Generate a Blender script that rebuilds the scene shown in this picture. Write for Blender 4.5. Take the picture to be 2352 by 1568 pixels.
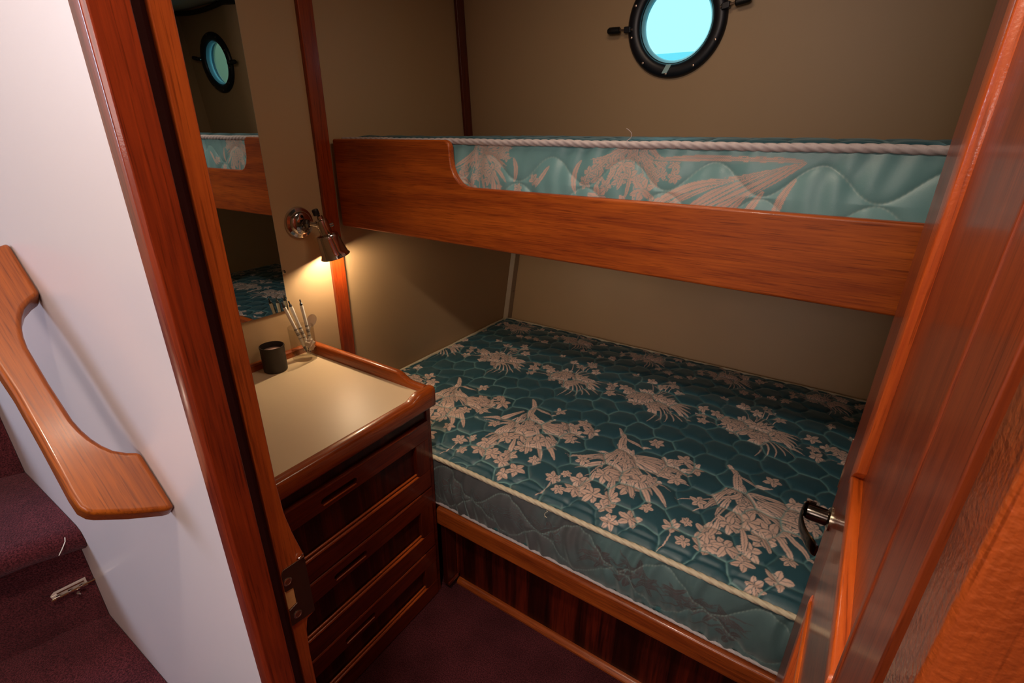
import bpy, bmesh, math, random
import numpy as np
from mathutils import Vector, Matrix
PI = math.pi
random.seed(4)
for o in list(bpy.data.objects): bpy.data.objects.remove(o)
SC = bpy.context.scene
COL = SC.collection

# ---------------------------------------------------------------- camera
F_PX, PITCH, ROLL, YAW = 1130.035, math.radians(22.609), math.radians(0.5834), math.radians(33.0714)
cy, sy = math.cos(YAW), math.sin(YAW)
Fv = Vector((-sy*math.cos(PITCH), cy*math.cos(PITCH), -math.sin(PITCH)))
R0 = Vector((cy, sy, 0)); U0 = R0.cross(Fv)
Rv = math.cos(ROLL)*R0 + math.sin(ROLL)*U0
Uv = -math.sin(ROLL)*R0 + math.cos(ROLL)*U0
cam_d = bpy.data.cameras.new('camera'); cam = bpy.data.objects.new('camera', cam_d); COL.objects.link(cam)
M3 = Matrix((Rv, Uv, -Fv)).transposed()
cam.matrix_world = Matrix.Translation((0, 0, 1.40)) @ M3.to_4x4()
cam_d.sensor_width = 36.0; cam_d.lens = F_PX/2352*36.0; cam_d.clip_start = 0.01
SC.camera = cam

# ---------------------------------------------------------------- world, lights, exposure
SC.view_settings.view_transform = 'Standard'; SC.view_settings.look = 'None'
SC.view_settings.gamma = 1.0; SC.view_settings.use_curve_mapping = False
SC.view_settings.exposure = 0.0
W = bpy.data.worlds.new('world'); SC.world = W; W.use_nodes = True
wn = W.node_tree; bg = wn.nodes['Background']
bg.inputs['Color'].default_value = (0.55, 1.0, 1.0, 1); bg.inputs['Strength'].default_value = 1.45

def add_light(name, kind, loc, power, color, size=0.1, target=None, size_y=None, spread=None):
    d = bpy.data.lights.new(name, kind); d.energy = power; d.color = color
    if kind == 'AREA':
        d.size = size
        if size_y: d.shape = 'RECTANGLE'; d.size_y = size_y
        if spread: d.spread = spread
    elif kind in ('POINT', 'SPOT'): d.shadow_soft_size = size
    o = bpy.data.objects.new(name, d); COL.objects.link(o); o.location = loc
    if target is not None:
        o.rotation_euler = (Vector(target)-Vector(loc)).to_track_quat('-Z', 'Y').to_euler()
    return o
# ceiling lamp of the saloon just outside the cabin doorway
add_light('saloon_ceiling_light', 'POINT', (-0.285, -0.05, 2.08), 31, (1.0, 0.80, 0.62), 0.035)
# dim warm dome light on the cabin headliner, above the frame
add_light('cabin_dome_light', 'AREA', (-0.45, 0.95, 1.99), 2.6, (1.0, 0.72, 0.50), 0.30, (-0.45, 0.95, 0))
# daylight from the companionway doors above the stairs, then an added fill lamp behind the camera
add_light('companionway_daylight', 'AREA', (-2.35, -1.25, 1.75), 31, (0.64, 0.78, 1.0), 0.7, (-0.9, 0.19, 0.8), 0.9)
add_light('saloon_fill_light', 'AREA', (0.10, -1.50, 1.65), 13, (1.0, 0.84, 0.78), 0.9, (-0.4, 0.6, 1.0), 0.6)

# ---------------------------------------------------------------- material helpers
MATS = {}
def new_mat(name):
    m = bpy.data.materials.new(name); m.use_nodes = True
    nt = m.node_tree; b = nt.nodes['Principled BSDF']
    return m, nt, b
def N(nt, t, **kw):
    n = nt.nodes.new(t)
    for k, v in kw.items():
        if k in n.inputs.keys() if hasattr(n.inputs, 'keys') else False: n.inputs[k].default_value = v
        else: setattr(n, k, v)
    return n
def L(nt, a, b): nt.links.new(a, b)
def plain(name, color, rough=0.5, metal=0.0, coat=0.0, noise=0.0, nscale=20, bump=0.0, bscale=200, spec=None):
    if name in MATS: return MATS[name]
    m, nt, b = new_mat(name)
    b.inputs['Roughness'].default_value = rough; b.inputs['Metallic'].default_value = metal
    b.inputs['Coat Weight'].default_value = coat; b.inputs['Coat Roughness'].default_value = 0.12
    if spec is not None: b.inputs['Specular IOR Level'].default_value = spec
    tc = N(nt, 'ShaderNodeTexCoord')
    no = N(nt, 'ShaderNodeTexNoise'); no.inputs['Scale'].default_value = nscale; no.inputs['Detail'].default_value = 4
    L(nt, tc.outputs['Object'], no.inputs['Vector'])
    mx = N(nt, 'ShaderNodeMix', data_type='RGBA')
    mx.inputs[6].default_value = (*[c*(1-noise) for c in color], 1); mx.inputs[7].default_value = (*[min(1, c*(1+noise)) for c in color], 1)
    L(nt, no.outputs['Fac'], mx.inputs[0]); L(nt, mx.outputs[2], b.inputs['Base Color'])
    if bump:
        n2 = N(nt, 'ShaderNodeTexNoise'); n2.inputs['Scale'].default_value = bscale; n2.inputs['Detail'].default_value = 3
        L(nt, tc.outputs['Object'], n2.inputs['Vector'])
        bp = N(nt, 'ShaderNodeBump'); bp.inputs['Strength'].default_value = bump; bp.inputs['Distance'].default_value = 0.001
        L(nt, n2.outputs['Fac'], bp.inputs['Height']); L(nt, bp.outputs['Normal'], b.inputs['Normal'])
    MATS[name] = m; return m
def wood(name, axis='x', light=(0.42, 0.115, 0.028), dark=(0.17, 0.034, 0.010), rough=0.32, coat=0.55, peel=0.10, contrast=1.0, streak=0.0, coat_rough=0.10, peelscale=350, peeldist=0.0006, rot=None):
    if name in MATS: return MATS[name]
    light = (light[0]*1.05, light[1]*0.88, light[2]*0.55); dark = (dark[0], dark[1]*0.85, dark[2]*0.6)
    m, nt, b = new_mat(name)
    b.inputs['Roughness'].default_value = rough; b.inputs['Coat Weight'].default_value = coat
    b.inputs['Coat Roughness'].default_value = coat_rough; b.inputs['Specular IOR Level'].default_value = 0.32
    tc = N(nt, 'ShaderNodeTexCoord')
    i = 'xyz'.index(axis); src = tc.outputs['Object']
    if rot is not None:
        vr = N(nt, 'ShaderNodeVectorRotate', rotation_type='Y_AXIS'); vr.inputs['Angle'].default_value = rot; L(nt, src, vr.inputs['Vector']); src = vr.outputs[0]
    def mapped(sc_long, sc_cross):
        mp = N(nt, 'ShaderNodeMapping'); s = [sc_cross]*3; s[i] = sc_long
        mp.inputs['Scale'].default_value = s; L(nt, src, mp.inputs['Vector']); return mp
    m1 = mapped(1.6, 22); n1 = N(nt, 'ShaderNodeTexNoise'); n1.inputs['Scale'].default_value = 1.0; n1.inputs['Detail'].default_value = 3; n1.inputs['Distortion'].default_value = 0.9
    L(nt, m1.outputs[0], n1.inputs['Vector'])
    m2 = mapped(9, 260); n2 = N(nt, 'ShaderNodeTexNoise'); n2.inputs['Scale'].default_value = 1.0; n2.inputs['Detail'].default_value = 5; n2.inputs['Roughness'].default_value = 0.6
    L(nt, m2.outputs[0], n2.inputs['Vector'])
    m3 = mapped(14, 420); n3 = N(nt, 'ShaderNodeTexNoise'); n3.inputs['Scale'].default_value = 1.0; n3.inputs['Detail'].default_value = 2
    L(nt, m3.outputs[0], n3.inputs['Vector'])
    r1 = N(nt, 'ShaderNodeValToRGB'); r1.color_ramp.elements[0].position = 0.5-0.17/contrast; r1.color_ramp.elements[1].position = 0.5+0.17/contrast
    r1.color_ramp.elements[0].color = (*dark, 1); r1.color_ramp.elements[1].color = (*light, 1)
    ad = N(nt, 'ShaderNodeMath', operation='MULTIPLY_ADD'); ad.inputs[1].default_value = 0.55; L(nt, n2.outputs['Fac'], ad.inputs[0])
    s1 = N(nt, 'ShaderNodeMath', operation='MULTIPLY'); s1.inputs[1].default_value = 0.62; L(nt, n1.outputs['Fac'], s1.inputs[0])
    s2 = N(nt, 'ShaderNodeMath', operation='SUBTRACT'); s2.inputs[1].default_value = 0.085; L(nt, s1.outputs[0], s2.inputs[0])
    L(nt, s2.outputs[0], ad.inputs[2]); L(nt, ad.outputs[0], r1.inputs['Fac'])
    # fine pores
    r3 = N(nt, 'ShaderNodeValToRGB'); r3.color_ramp.elements[0].position = 0.34; r3.color_ramp.elements[1].position = 0.44
    r3.color_ramp.elements[0].color = (0.55, 0.50, 0.48, 1); r3.color_ramp.elements[1].color = (1, 1, 1, 1)
    L(nt, n3.outputs['Fac'], r3.inputs['Fac'])
    mu = N(nt, 'ShaderNodeMix', data_type='RGBA', blend_type='MULTIPLY'); mu.inputs[0].default_value = 0.8
    L(nt, r1.outputs['Color'], mu.inputs[6]); L(nt, r3.outputs['Color'], mu.inputs[7])
    out = mu.outputs[2]
    if streak:
        m4 = mapped(0.5, 16); n4 = N(nt, 'ShaderNodeTexNoise'); n4.inputs['Scale'].default_value = 1.0; n4.inputs['Detail'].default_value = 4
        L(nt, m4.outputs[0], n4.inputs['Vector'])
        r4 = N(nt, 'ShaderNodeValToRGB'); r4.color_ramp.elements[0].position = 0.46; r4.color_ramp.elements[1].position = 0.54
        c = 1-streak; r4.color_ramp.elements[0].color = (c, c*0.8, c*0.8, 1); r4.color_ramp.elements[1].color = (1, 1, 1, 1)
        L(nt, n4.outputs['Fac'], r4.inputs['Fac'])
        mu2 = N(nt, 'ShaderNodeMix', data_type='RGBA', blend_type='MULTIPLY'); mu2.inputs[0].default_value = 1
        L(nt, out, mu2.inputs[6]); L(nt, r4.outputs['Color'], mu2.inputs[7]); out = mu2.outputs[2]
    L(nt, out, b.inputs['Base Color'])
    if peel:
        n5 = N(nt, 'ShaderNodeTexNoise'); n5.inputs['Scale'].default_value = peelscale; n5.inputs['Detail'].default_value = 2
        L(nt, tc.outputs['Object'], n5.inputs['Vector'])
        bp = N(nt, 'ShaderNodeBump'); bp.inputs['Strength'].default_value = peel; bp.inputs['Distance'].default_value = peeldist
        L(nt, n5.outputs['Fac'], bp.inputs['Height']); L(nt, bp.outputs['Normal'], b.inputs['Coat Normal']); L(nt, bp.outputs['Normal'], b.inputs['Normal'])
    MATS[name] = m; return m

WOODX = wood('varnished_teak_x', 'x')
WOODY = wood('varnished_teak_y', 'y', light=(0.40, 0.095, 0.022), dark=(0.16, 0.030, 0.009))
WOODZ = wood('varnished_teak_z', 'z', light=(0.33, 0.072, 0.018), dark=(0.13, 0.022, 0.008))
JAMB = wood('jamb_teak', 'z', light=(0.24, 0.036, 0.011), dark=(0.10, 0.013, 0.007), coat=0.5, contrast=1.1)
JAMBNEAR = wood('jamb_teak_orange_peel', 'z', light=(0.29, 0.060, 0.014), dark=(0.15, 0.028, 0.008), coat=0.7, peel=0.5, peelscale=260, peeldist=0.0012)
DOORW = wood('door_teak', 'z', light=(0.26, 0.050, 0.014), dark=(0.13, 0.022, 0.008), rough=0.42, coat=0.45, peel=0.04, coat_rough=0.16)
MOULD = wood('moulding_teak', 'z', light=(0.55, 0.12, 0.03), dark=(0.36, 0.060, 0.016), coat=0.4, peel=0.3)
CABW = wood('cabinet_teak', 'y', light=(0.19, 0.030, 0.011), dark=(0.075, 0.010, 0.006), rough=0.35, coat=0.3)
CABV = wood('cabinet_teak_vertical', 'z', light=(0.11, 0.014, 0.007), dark=(0.035, 0.005, 0.004), rough=0.4, coat=0.2, streak=0.5)
KICKW = wood('striped_panel_teak', 'z', light=(0.12, 0.014, 0.006), dark=(0.035, 0.004, 0.003), rough=0.4, coat=0.25, streak=0.75, contrast=1.4)
EDGEW = wood('counter_edge_teak', 'y', light=(0.42, 0.11, 0.024), dark=(0.24, 0.05, 0.013), coat=0.5)
EDGEX = wood('counter_edge_teak_x', 'x', light=(0.45, 0.12, 0.026), dark=(0.26, 0.055, 0.014), coat=0.5)
HANDW = wood('grab_handle_teak', 'x', light=(0.30, 0.085, 0.008), dark=(0.15, 0.034, 0.004), rough=0.40, coat=0.30, peel=0.06, rot=-PI/4)
MOULDY = wood('moulding_teak_y', 'y', light=(0.58, 0.13, 0.02), dark=(0.40, 0.070, 0.012), coat=0.4, peel=0.3)
LAMIN = plain('beige_wall_laminate', (0.48, 0.330, 0.185), 0.42, noise=0.02, nscale=6, bump=0.12, bscale=900)
WHITE = plain('white_gelcoat_panel', (0.66, 0.595, 0.615), 0.30, coat=0.2, noise=0.02, nscale=3)
COUNTER = plain('cream_counter_laminate', (0.74, 0.58, 0.38), 0.42, noise=0.03, nscale=5, bump=0.04, bscale=700)
CHROME = plain('chrome', (0.62, 0.58, 0.56), 0.07, metal=1.0, noise=0.03)
STEEL = plain('brushed_steel', (0.45, 0.36, 0.30), 0.28, metal=1.0, noise=0.1, nscale=60)
DARKCHR = plain('dark_bronze_metal', (0.10, 0.085, 0.075), 0.18, metal=1.0, noise=0.1)
BLACKP = plain('black_plastic', (0.006, 0.006, 0.007), 0.42, noise=0.2)
BLACKR = plain('black_porthole_ring', (0.008, 0.010, 0.016), 0.38, noise=0.2, bump=0.1, bscale=500)
CANDLEB = plain('matt_black_tin', (0.028, 0.022, 0.018), 0.55, noise=0.1)
WAX = plain('pinkish_wax', (0.52, 0.33, 0.28), 0.5, noise=0.08, nscale=60)
PENW = plain('white_pen_plastic', (0.75, 0.72, 0.66), 0.3, noise=0.03)
PENG = plain('grey_pen_plastic', (0.05, 0.055, 0.065), 0.25, noise=0.1)
ROPEM = plain('twisted_rope_white', (0.50, 0.45, 0.47), 0.5, noise=0.08, nscale=400, bump=0.3, bscale=1500)
ROPEC = plain('twisted_rope_cream', (0.62, 0.56, 0.42), 0.5, noise=0.08, nscale=400, bump=0.3, bscale=1500)
BEIGETRIM = plain('beige_painted_trim', (0.44, 0.35, 0.24), 0.4, noise=0.03)
CEIL = plain('headliner_vinyl', (0.50, 0.50, 0.46), 0.5, noise=0.04, nscale=8, bump=0.3, bscale=120)
TISSUE = plain('crumpled_tissue', (0.72, 0.62, 0.55), 0.7, noise=0.06, nscale=60)
HULL = plain('outside_white_hull', (0.75, 0.80, 0.80), 0.4, noise=0.02)

def carpet_mat():
    m, nt, b = new_mat('burgundy_carpet'); b.inputs['Roughness'].default_value = 0.95
    b.inputs['Sheen Weight'].default_value = 0.18; b.inputs['Sheen Tint'].default_value = (0.8, 0.5, 0.6, 1)
    b.inputs['Specular IOR Level'].default_value = 0.1
    tc = N(nt, 'ShaderNodeTexCoord')
    a = N(nt, 'ShaderNodeTexNoise'); a.inputs['Scale'].default_value = 330; a.inputs['Detail'].default_value = 3
    c = N(nt, 'ShaderNodeTexNoise'); c.inputs['Scale'].default_value = 9; c.inputs['Detail'].default_value = 3
    for q in (a, c): L(nt, tc.outputs['Object'], q.inputs['Vector'])
    r = N(nt, 'ShaderNodeValToRGB'); r.color_ramp.elements[0].position = 0.35; r.color_ramp.elements[1].position = 0.68
    r.color_ramp.elements[0].color = (0.028, 0.005, 0.007, 1); r.color_ramp.elements[1].color = (0.15, 0.030, 0.038, 1)
    L(nt, a.outputs['Fac'], r.inputs['Fac'])
    r2 = N(nt, 'ShaderNodeValToRGB'); r2.color_ramp.elements[0].position = 0.35; r2.color_ramp.elements[1].position = 0.65
    r2.color_ramp.elements[0].color = (0.65, 0.6, 0.6, 1); r2.color_ramp.elements[1].color = (1.0, 1, 1, 1)
    L(nt, c.outputs['Fac'], r2.inputs['Fac'])
    mu = N(nt, 'ShaderNodeMix', data_type='RGBA', blend_type='MULTIPLY'); mu.inputs[0].default_value = 1
    L(nt, r.outputs['Color'], mu.inputs[6]); L(nt, r2.outputs['Color'], mu.inputs[7]); L(nt, mu.outputs[2], b.inputs['Base Color'])
    bp = N(nt, 'ShaderNodeBump'); bp.inputs['Strength'].default_value = 1.0; bp.inputs['Distance'].default_value = 0.003
    L(nt, a.outputs['Fac'], bp.inputs['Height']); L(nt, bp.outputs['Normal'], b.inputs['Normal'])
    return m
CARPET = carpet_mat()

def glass_mat(name, tint, rough=0.02):
    m, nt, b = new_mat(name); nt.nodes.remove(b)
    out = [n for n in nt.nodes if n.type == 'OUTPUT_MATERIAL'][0]
    tr = N(nt, 'ShaderNodeBsdfTransparent'); tr.inputs['Color'].default_value = (*tint, 1)
    gl = N(nt, 'ShaderNodeBsdfGlossy'); gl.inputs['Roughness'].default_value = rough
    lw = N(nt, 'ShaderNodeLayerWeight'); lw.inputs['Blend'].default_value = 0.5
    pw = N(nt, 'ShaderNodeMath', operation='POWER'); pw.inputs[1].default_value = 4.0; L(nt, lw.outputs['Facing'], pw.inputs[0])
    fr = N(nt, 'ShaderNodeMath', operation='MULTIPLY_ADD'); fr.inputs[1].default_value = 0.60; fr.inputs[2].default_value = 0.04; L(nt, pw.outputs[0], fr.inputs[0])
    mx = N(nt, 'ShaderNodeMixShader')
    L(nt, fr.outputs[0], mx.inputs[0]); L(nt, tr.outputs[0], mx.inputs[1]); L(nt, gl.outputs[0], mx.inputs[2]); L(nt, mx.outputs[0], out.inputs['Surface'])
    return m
PANE = glass_mat('porthole_pane_glass', (0.80, 0.95, 1.0))
JARGL = glass_mat('clear_tumbler_glass', (0.94, 0.93, 0.90), 0.01)

def mirror_mat():
    m, nt, b = new_mat('mirror_silvering'); b.inputs['Metallic'].default_value = 1; b.inputs['Roughness'].default_value = 0.0
    tc = N(nt, 'ShaderNodeTexCoord'); no = N(nt, 'ShaderNodeTexNoise'); no.inputs['Scale'].default_value = 3
    L(nt, tc.outputs['Object'], no.inputs['Vector'])
    mx = N(nt, 'ShaderNodeMix', data_type='RGBA'); mx.inputs[6].default_value = (0.66, 0.72, 0.72, 1); mx.inputs[7].default_value = (0.70, 0.76, 0.76, 1)
    L(nt, no.outputs['Fac'], mx.inputs[0]); L(nt, mx.outputs[2], b.inputs['Base Color'])
    return m
MIRROR = mirror_mat()

def bulb_mat():
    m, nt, b = new_mat('lit_bulb'); b.inputs['Base Color'].default_value = (1, 0.9, 0.7, 1)
    b.inputs['Emission Color'].default_value = (1, 0.72, 0.36, 1); b.inputs['Emission Strength'].default_value = 12
    return m
BULB = bulb_mat()

def fabric_mat(name, teal, teal2, motif, motif2, stitch, rough=0.42):
    """damask ticking: the woven motif and the quilting seam come from attributes on the mesh"""
    m, nt, b = new_mat(name)
    b.inputs['Sheen Weight'].default_value = 0.35; b.inputs['Sheen Roughness'].default_value = 0.35; b.inputs['Sheen Tint'].default_value = (0.55, 0.85, 0.9, 1)
    b.inputs['Specular IOR Level'].default_value = 0.45
    fa = N(nt, 'ShaderNodeAttribute', attribute_name='motif'); fs = N(nt, 'ShaderNodeAttribute', attribute_name='seam')
    tc = N(nt, 'ShaderNodeTexCoord')
    no = N(nt, 'ShaderNodeTexNoise'); no.inputs['Scale'].default_value = 7; no.inputs['Detail'].default_value = 3; L(nt, tc.outputs['Object'], no.inputs['Vector'])
    base = N(nt, 'ShaderNodeMix', data_type='RGBA'); base.inputs[6].default_value = (*teal, 1); base.inputs[7].default_value = (*teal2, 1); L(nt, no.outputs['Fac'], base.inputs[0])
    # woven hatching inside the motif
    wv = N(nt, 'ShaderNodeTexWave'); wv.inputs['Scale'].default_value = 210; wv.inputs['Distortion'].default_value = 2.0; wv.bands_direction = 'DIAGONAL'
    L(nt, tc.outputs['Object'], wv.inputs['Vector'])
    mo = N(nt, 'ShaderNodeMix', data_type='RGBA'); mo.inputs[6].default_value = (*motif2, 1); mo.inputs[7].default_value = (*motif, 1); L(nt, wv.outputs['Color'], mo.inputs[0])
    x1 = N(nt, 'ShaderNodeMix', data_type='RGBA'); L(nt, fa.outputs['Fac'], x1.inputs[0]); L(nt, base.outputs[2], x1.inputs[6]); L(nt, mo.outputs[2], x1.inputs[7])
    x2 = N(nt, 'ShaderNodeMix', data_type='RGBA'); L(nt, fs.outputs['Fac'], x2.inputs[0]); L(nt, x1.outputs[2], x2.inputs[6]); x2.inputs[7].default_value = (*stitch, 1)
    L(nt, x2.outputs[2], b.inputs['Base Color'])
    rg = N(nt, 'ShaderNodeMapRange'); rg.inputs['To Min'].default_value = rough; rg.inputs['To Max'].default_value = 0.62
    L(nt, fa.outputs['Fac'], rg.inputs['Value']); L(nt, rg.outputs[0], b.inputs['Roughness'])
    n2 = N(nt, 'ShaderNodeTexNoise'); n2.inputs['Scale'].default_value = 900; L(nt, tc.outputs['Object'], n2.inputs['Vector'])
    bp = N(nt, 'ShaderNodeBump'); bp.inputs['Strength'].default_value = 0.25; bp.inputs['Distance'].default_value = 0.0006
    L(nt, n2.outputs['Fac'], bp.inputs['Height']); L(nt, bp.outputs['Normal'], b.inputs['Normal'])
    return m
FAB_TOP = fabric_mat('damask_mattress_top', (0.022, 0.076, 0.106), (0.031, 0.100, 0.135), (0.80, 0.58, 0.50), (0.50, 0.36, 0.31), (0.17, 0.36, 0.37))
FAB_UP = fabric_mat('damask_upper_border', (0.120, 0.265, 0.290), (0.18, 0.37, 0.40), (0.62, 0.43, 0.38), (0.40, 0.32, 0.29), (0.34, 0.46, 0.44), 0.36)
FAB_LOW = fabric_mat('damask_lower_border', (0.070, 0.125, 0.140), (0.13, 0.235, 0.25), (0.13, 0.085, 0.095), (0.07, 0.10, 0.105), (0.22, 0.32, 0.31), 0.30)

# ---------------------------------------------------------------- mesh helpers
class MB:
    def __init__(s): s.v = []; s.f = []
    def add(s, vs, fs):
        o = len(s.v); s.v += [tuple(v) for v in vs]; s.f += [tuple(i+o for i in f) for f in fs]; return s
    def box(s, a, b):
        x0, y0, z0 = [min(p, q) for p, q in zip(a, b)]; x1, y1, z1 = [max(p, q) for p, q in zip(a, b)]
        vs = [(x, y, z) for z in (z0, z1) for y in (y0, y1) for x in (x0, x1)]
        return s.add(vs, [(0, 2, 3, 1), (4, 5, 7, 6), (0, 1, 5, 4), (2, 6, 7, 3), (0, 4, 6, 2), (1, 3, 7, 5)])
    def prism(s, poly, h0, h1, fn=None):
        """poly: 2D outline; extruded between h0 and h1; fn maps (u,v,h) to a point"""
        fn = fn or (lambda u, v, h: (u, v, h))
        n = len(poly); vs = [fn(u, v, h0) for u, v in poly]+[fn(u, v, h1) for u, v in poly]
        fs = [(i, (i+1) % n, n+(i+1) % n, n+i) for i in range(n)]+[tuple(reversed(range(n))), tuple(range(n, 2*n))]
        return s.add(vs, fs)
    def ringplate(s, outer, inner, h0, h1, fn):
        """plate with a hole; outer and inner outlines have the same number of points"""
        n = len(outer); vs = []
        for h in (h0, h1):
            vs += [fn(u, v, h) for u, v in outer]+[fn(u, v, h) for u, v in inner]
        fs = []
        for i in range(n):
            j = (i+1) % n
            fs += [(i, j, n+j, n+i), (2*n+i, 3*n+i, 3*n+j, 2*n+j), (i, 2*n+i, 2*n+j, j), (n+i, n+j, 3*n+j, 3*n+i)]
        return s.add(vs, fs)
    def lathe(s, prof, c, ax=(0, 0, 1), seg=40, cap=True):
        ax = Vector(ax).normalized(); t = Vector((1, 0, 0)) if abs(ax.x) < 0.9 else Vector((0, 1, 0))
        u = ax.cross(t).normalized(); w = ax.cross(u); c = Vector(c); vs = []
        for r, h in prof:
            for k in range(seg):
                a = 2*PI*k/seg; vs.append(c+ax*h+(u*math.cos(a)+w*math.sin(a))*max(r, 1e-5))
        fs = []
        for i in range(len(prof)-1):
            for k in range(seg):
                k2 = (k+1) % seg; fs.append((i*seg+k, i*seg+k2, (i+1)*seg+k2, (i+1)*seg+k))
        if cap: fs += [tuple(reversed(range(seg))), tuple(range((len(prof)-1)*seg, len(prof)*seg))]
        return s.add(vs, fs)
    def tube(s, pts, r, seg=12, lobes=0, twist=0.0, closed=False, up=(0, 0, 1), cap=True):
        pts = [Vector(p) for p in pts]; n = len(pts); rr = r if callable(r) else (lambda t: r)
        vs = []; d = 0.0; up = Vector(up); prev = None
        for i, p in enumerate(pts):
            a = pts[i-1] if (i or closed) else pts[0]; b = pts[(i+1) % n] if (i < n-1 or closed) else pts[-1]
            t = (b-a).normalized()
            if prev is None: u = t.cross(up).normalized() if abs(t.dot(up)) < 0.98 else t.cross(Vector((1, 0, 0))).normalized()
            else:
                u = (prev-t*prev.dot(t)).normalized()
            prev = u; w = t.cross(u)
            if i: d += (pts[i]-pts[i-1]).length
            R = rr(i/(n-1))
            for k in range(seg):
                th = 2*PI*k/seg; q = R*((0.80+0.24*abs(math.cos(0.5*lobes*(th-twist*d)))) if lobes else 1)
                vs.append(p+u*(math.cos(th)*q)+w*(math.sin(th)*q))
        fs = []
        m = n if closed else n-1
        for i in range(m):
            i2 = (i+1) % n
            for k in range(seg):
                k2 = (k+1) % seg; fs.append((i*seg+k, i*seg+k2, i2*seg+k2, i2*seg+k))
        if cap and not closed: fs += [tuple(reversed(range(seg))), tuple(range((n-1)*seg, n*seg))]
        return s.add(vs, fs)
    def build(s, name, mat, parent=None, loc=None, smooth=False, bevel=0, seg=2, label=None, sub=0, sharp=35, kind=None):
        me = bpy.data.meshes.new(name)
        base = Vector(loc) if loc is not None else (WLOC.get(parent.name, Vector()) if parent else Vector())
        me.from_pydata([tuple(Vector(v)-base) for v in s.v], [], s.f); me.validate()
        bm = bmesh.new(); bm.from_mesh(me); bmesh.ops.recalc_face_normals(bm, faces=bm.faces)
        bm.to_mesh(me); bm.free()
        o = bpy.data.objects.new(name, me); COL.objects.link(o)
        if parent: o.parent = parent; o.location = base-WLOC.get(parent.name, Vector())
        else: o.location = base
        WLOC[o.name] = base
        if mat: me.materials.append(mat)
        if smooth or bevel:
            me.polygons.foreach_set('use_smooth', [True]*len(me.polygons))
            if smooth and not bevel: me.set_sharp_from_angle(angle=math.radians(sharp))
        if bevel:
            b = o.modifiers.new('bevel', 'BEVEL'); b.width = bevel; b.segments = seg; b.limit_method = 'ANGLE'; b.angle_limit = math.radians(30); b.harden_normals = True
        if sub:
            q = o.modifiers.new('sub', 'SUBSURF'); q.levels = q.render_levels = sub
        if label: o['label'] = label
        if kind: o['kind'] = kind
        return o
WLOC = {}
def empty(name, loc):
    o = bpy.data.objects.new(name, None); COL.objects.link(o); o.location = loc; o.empty_display_size = 0.05
    WLOC[o.name] = Vector(loc); return o
def tag(o, label, cat, group=None, kind=None):
    if label: o['label'] = label
    if cat: o['category'] = cat
    if group: o['group'] = group
    if kind: o['kind'] = kind
    return o
def struct(o, label=None):
    o['kind'] = 'structure'
    if label: o['label'] = label
    return o
def box(a, b): return MB().box(a, b)
def rounded(x0, y0, x1, y1, r, n=6):
    out = []
    for cx, cy_, a0 in ((x1-r, y1-r, 0), (x0+r, y1-r, 90), (x0+r, y0+r, 180), (x1-r, y0+r, 270)):
        for k in range(n+1):
            a = math.radians(a0+90*k/n); out.append((cx+r*math.cos(a), cy_+r*math.sin(a)))
    return out
def bez(p0, p1, p2, n=12):
    return [tuple((1-t)**2*a+2*(1-t)*t*b+t*t*c for a, b, c in zip(p0, p1, p2)) for t in [i/n for i in range(n+1)]]

XW = -1.36           # left bulkhead
# ================================================================ SETTING
struct(box((XW, 0.22, -0.03), (0.75, 2.25, 0.0)).build('floor', CARPET), 'burgundy carpet on the cabin floor')
struct(box((-2.6, -1.7, -0.03), (1.3, 0.22, 0.0)).build('floor_saloon', CARPET), 'burgundy carpet on the passage floor')
struct(box((XW-0.02, 0.25, 0), (XW, 2.30, 2.25)).build('wall_left', LAMIN), 'beige laminate bulkhead behind mirror and lamp')
struct(box((0.68, 0.25, 0), (0.70, 2.30, 2.25)).build('wall_right', LAMIN), 'beige laminate bulkhead behind the open door')
# white partition with the doorway; white outside, laminate inside
g = MB().box((-2.6, 0.19, 0), (-0.530, 0.222, 2.25)); struct(g.build('wall_front', WHITE), 'white partition left of the cabin doorway')
struct(box((XW, 0.222, 0), (-0.530, 0.25, 2.25)).build('wall_front_inner_left', LAMIN))
struct(MB().box((0.10, 0.19, 0), (1.3, 0.222, 2.25)).build('wall_front_right', WHITE))
struct(box((0.10, 0.222, 0), (0.68, 0.25, 2.25)).build('wall_front_inner_right', LAMIN))
struct(box((-0.53, 0.19, 1.97), (0.10, 0.25, 2.25)).build('wall_front_above_door', WHITE))
# saloon shell around the camera
struct(box((-2.6, -1.72, 0), (1.3, -1.70, 2.25)).build('wall_saloon_back', LAMIN))
struct(box((1.30, -1.72, 0), (1.32, 0.19, 2.25)).build('wall_saloon_right', WOODZ))
struct(box((-2.62, -1.72, 0), (-2.60, 0.19, 2.25)).build('wall_saloon_left', LAMIN))
struct(box((-2.62, -1.72, 2.22), (1.32, 0.26, 2.24)).build('ceiling_saloon', CEIL))

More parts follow.
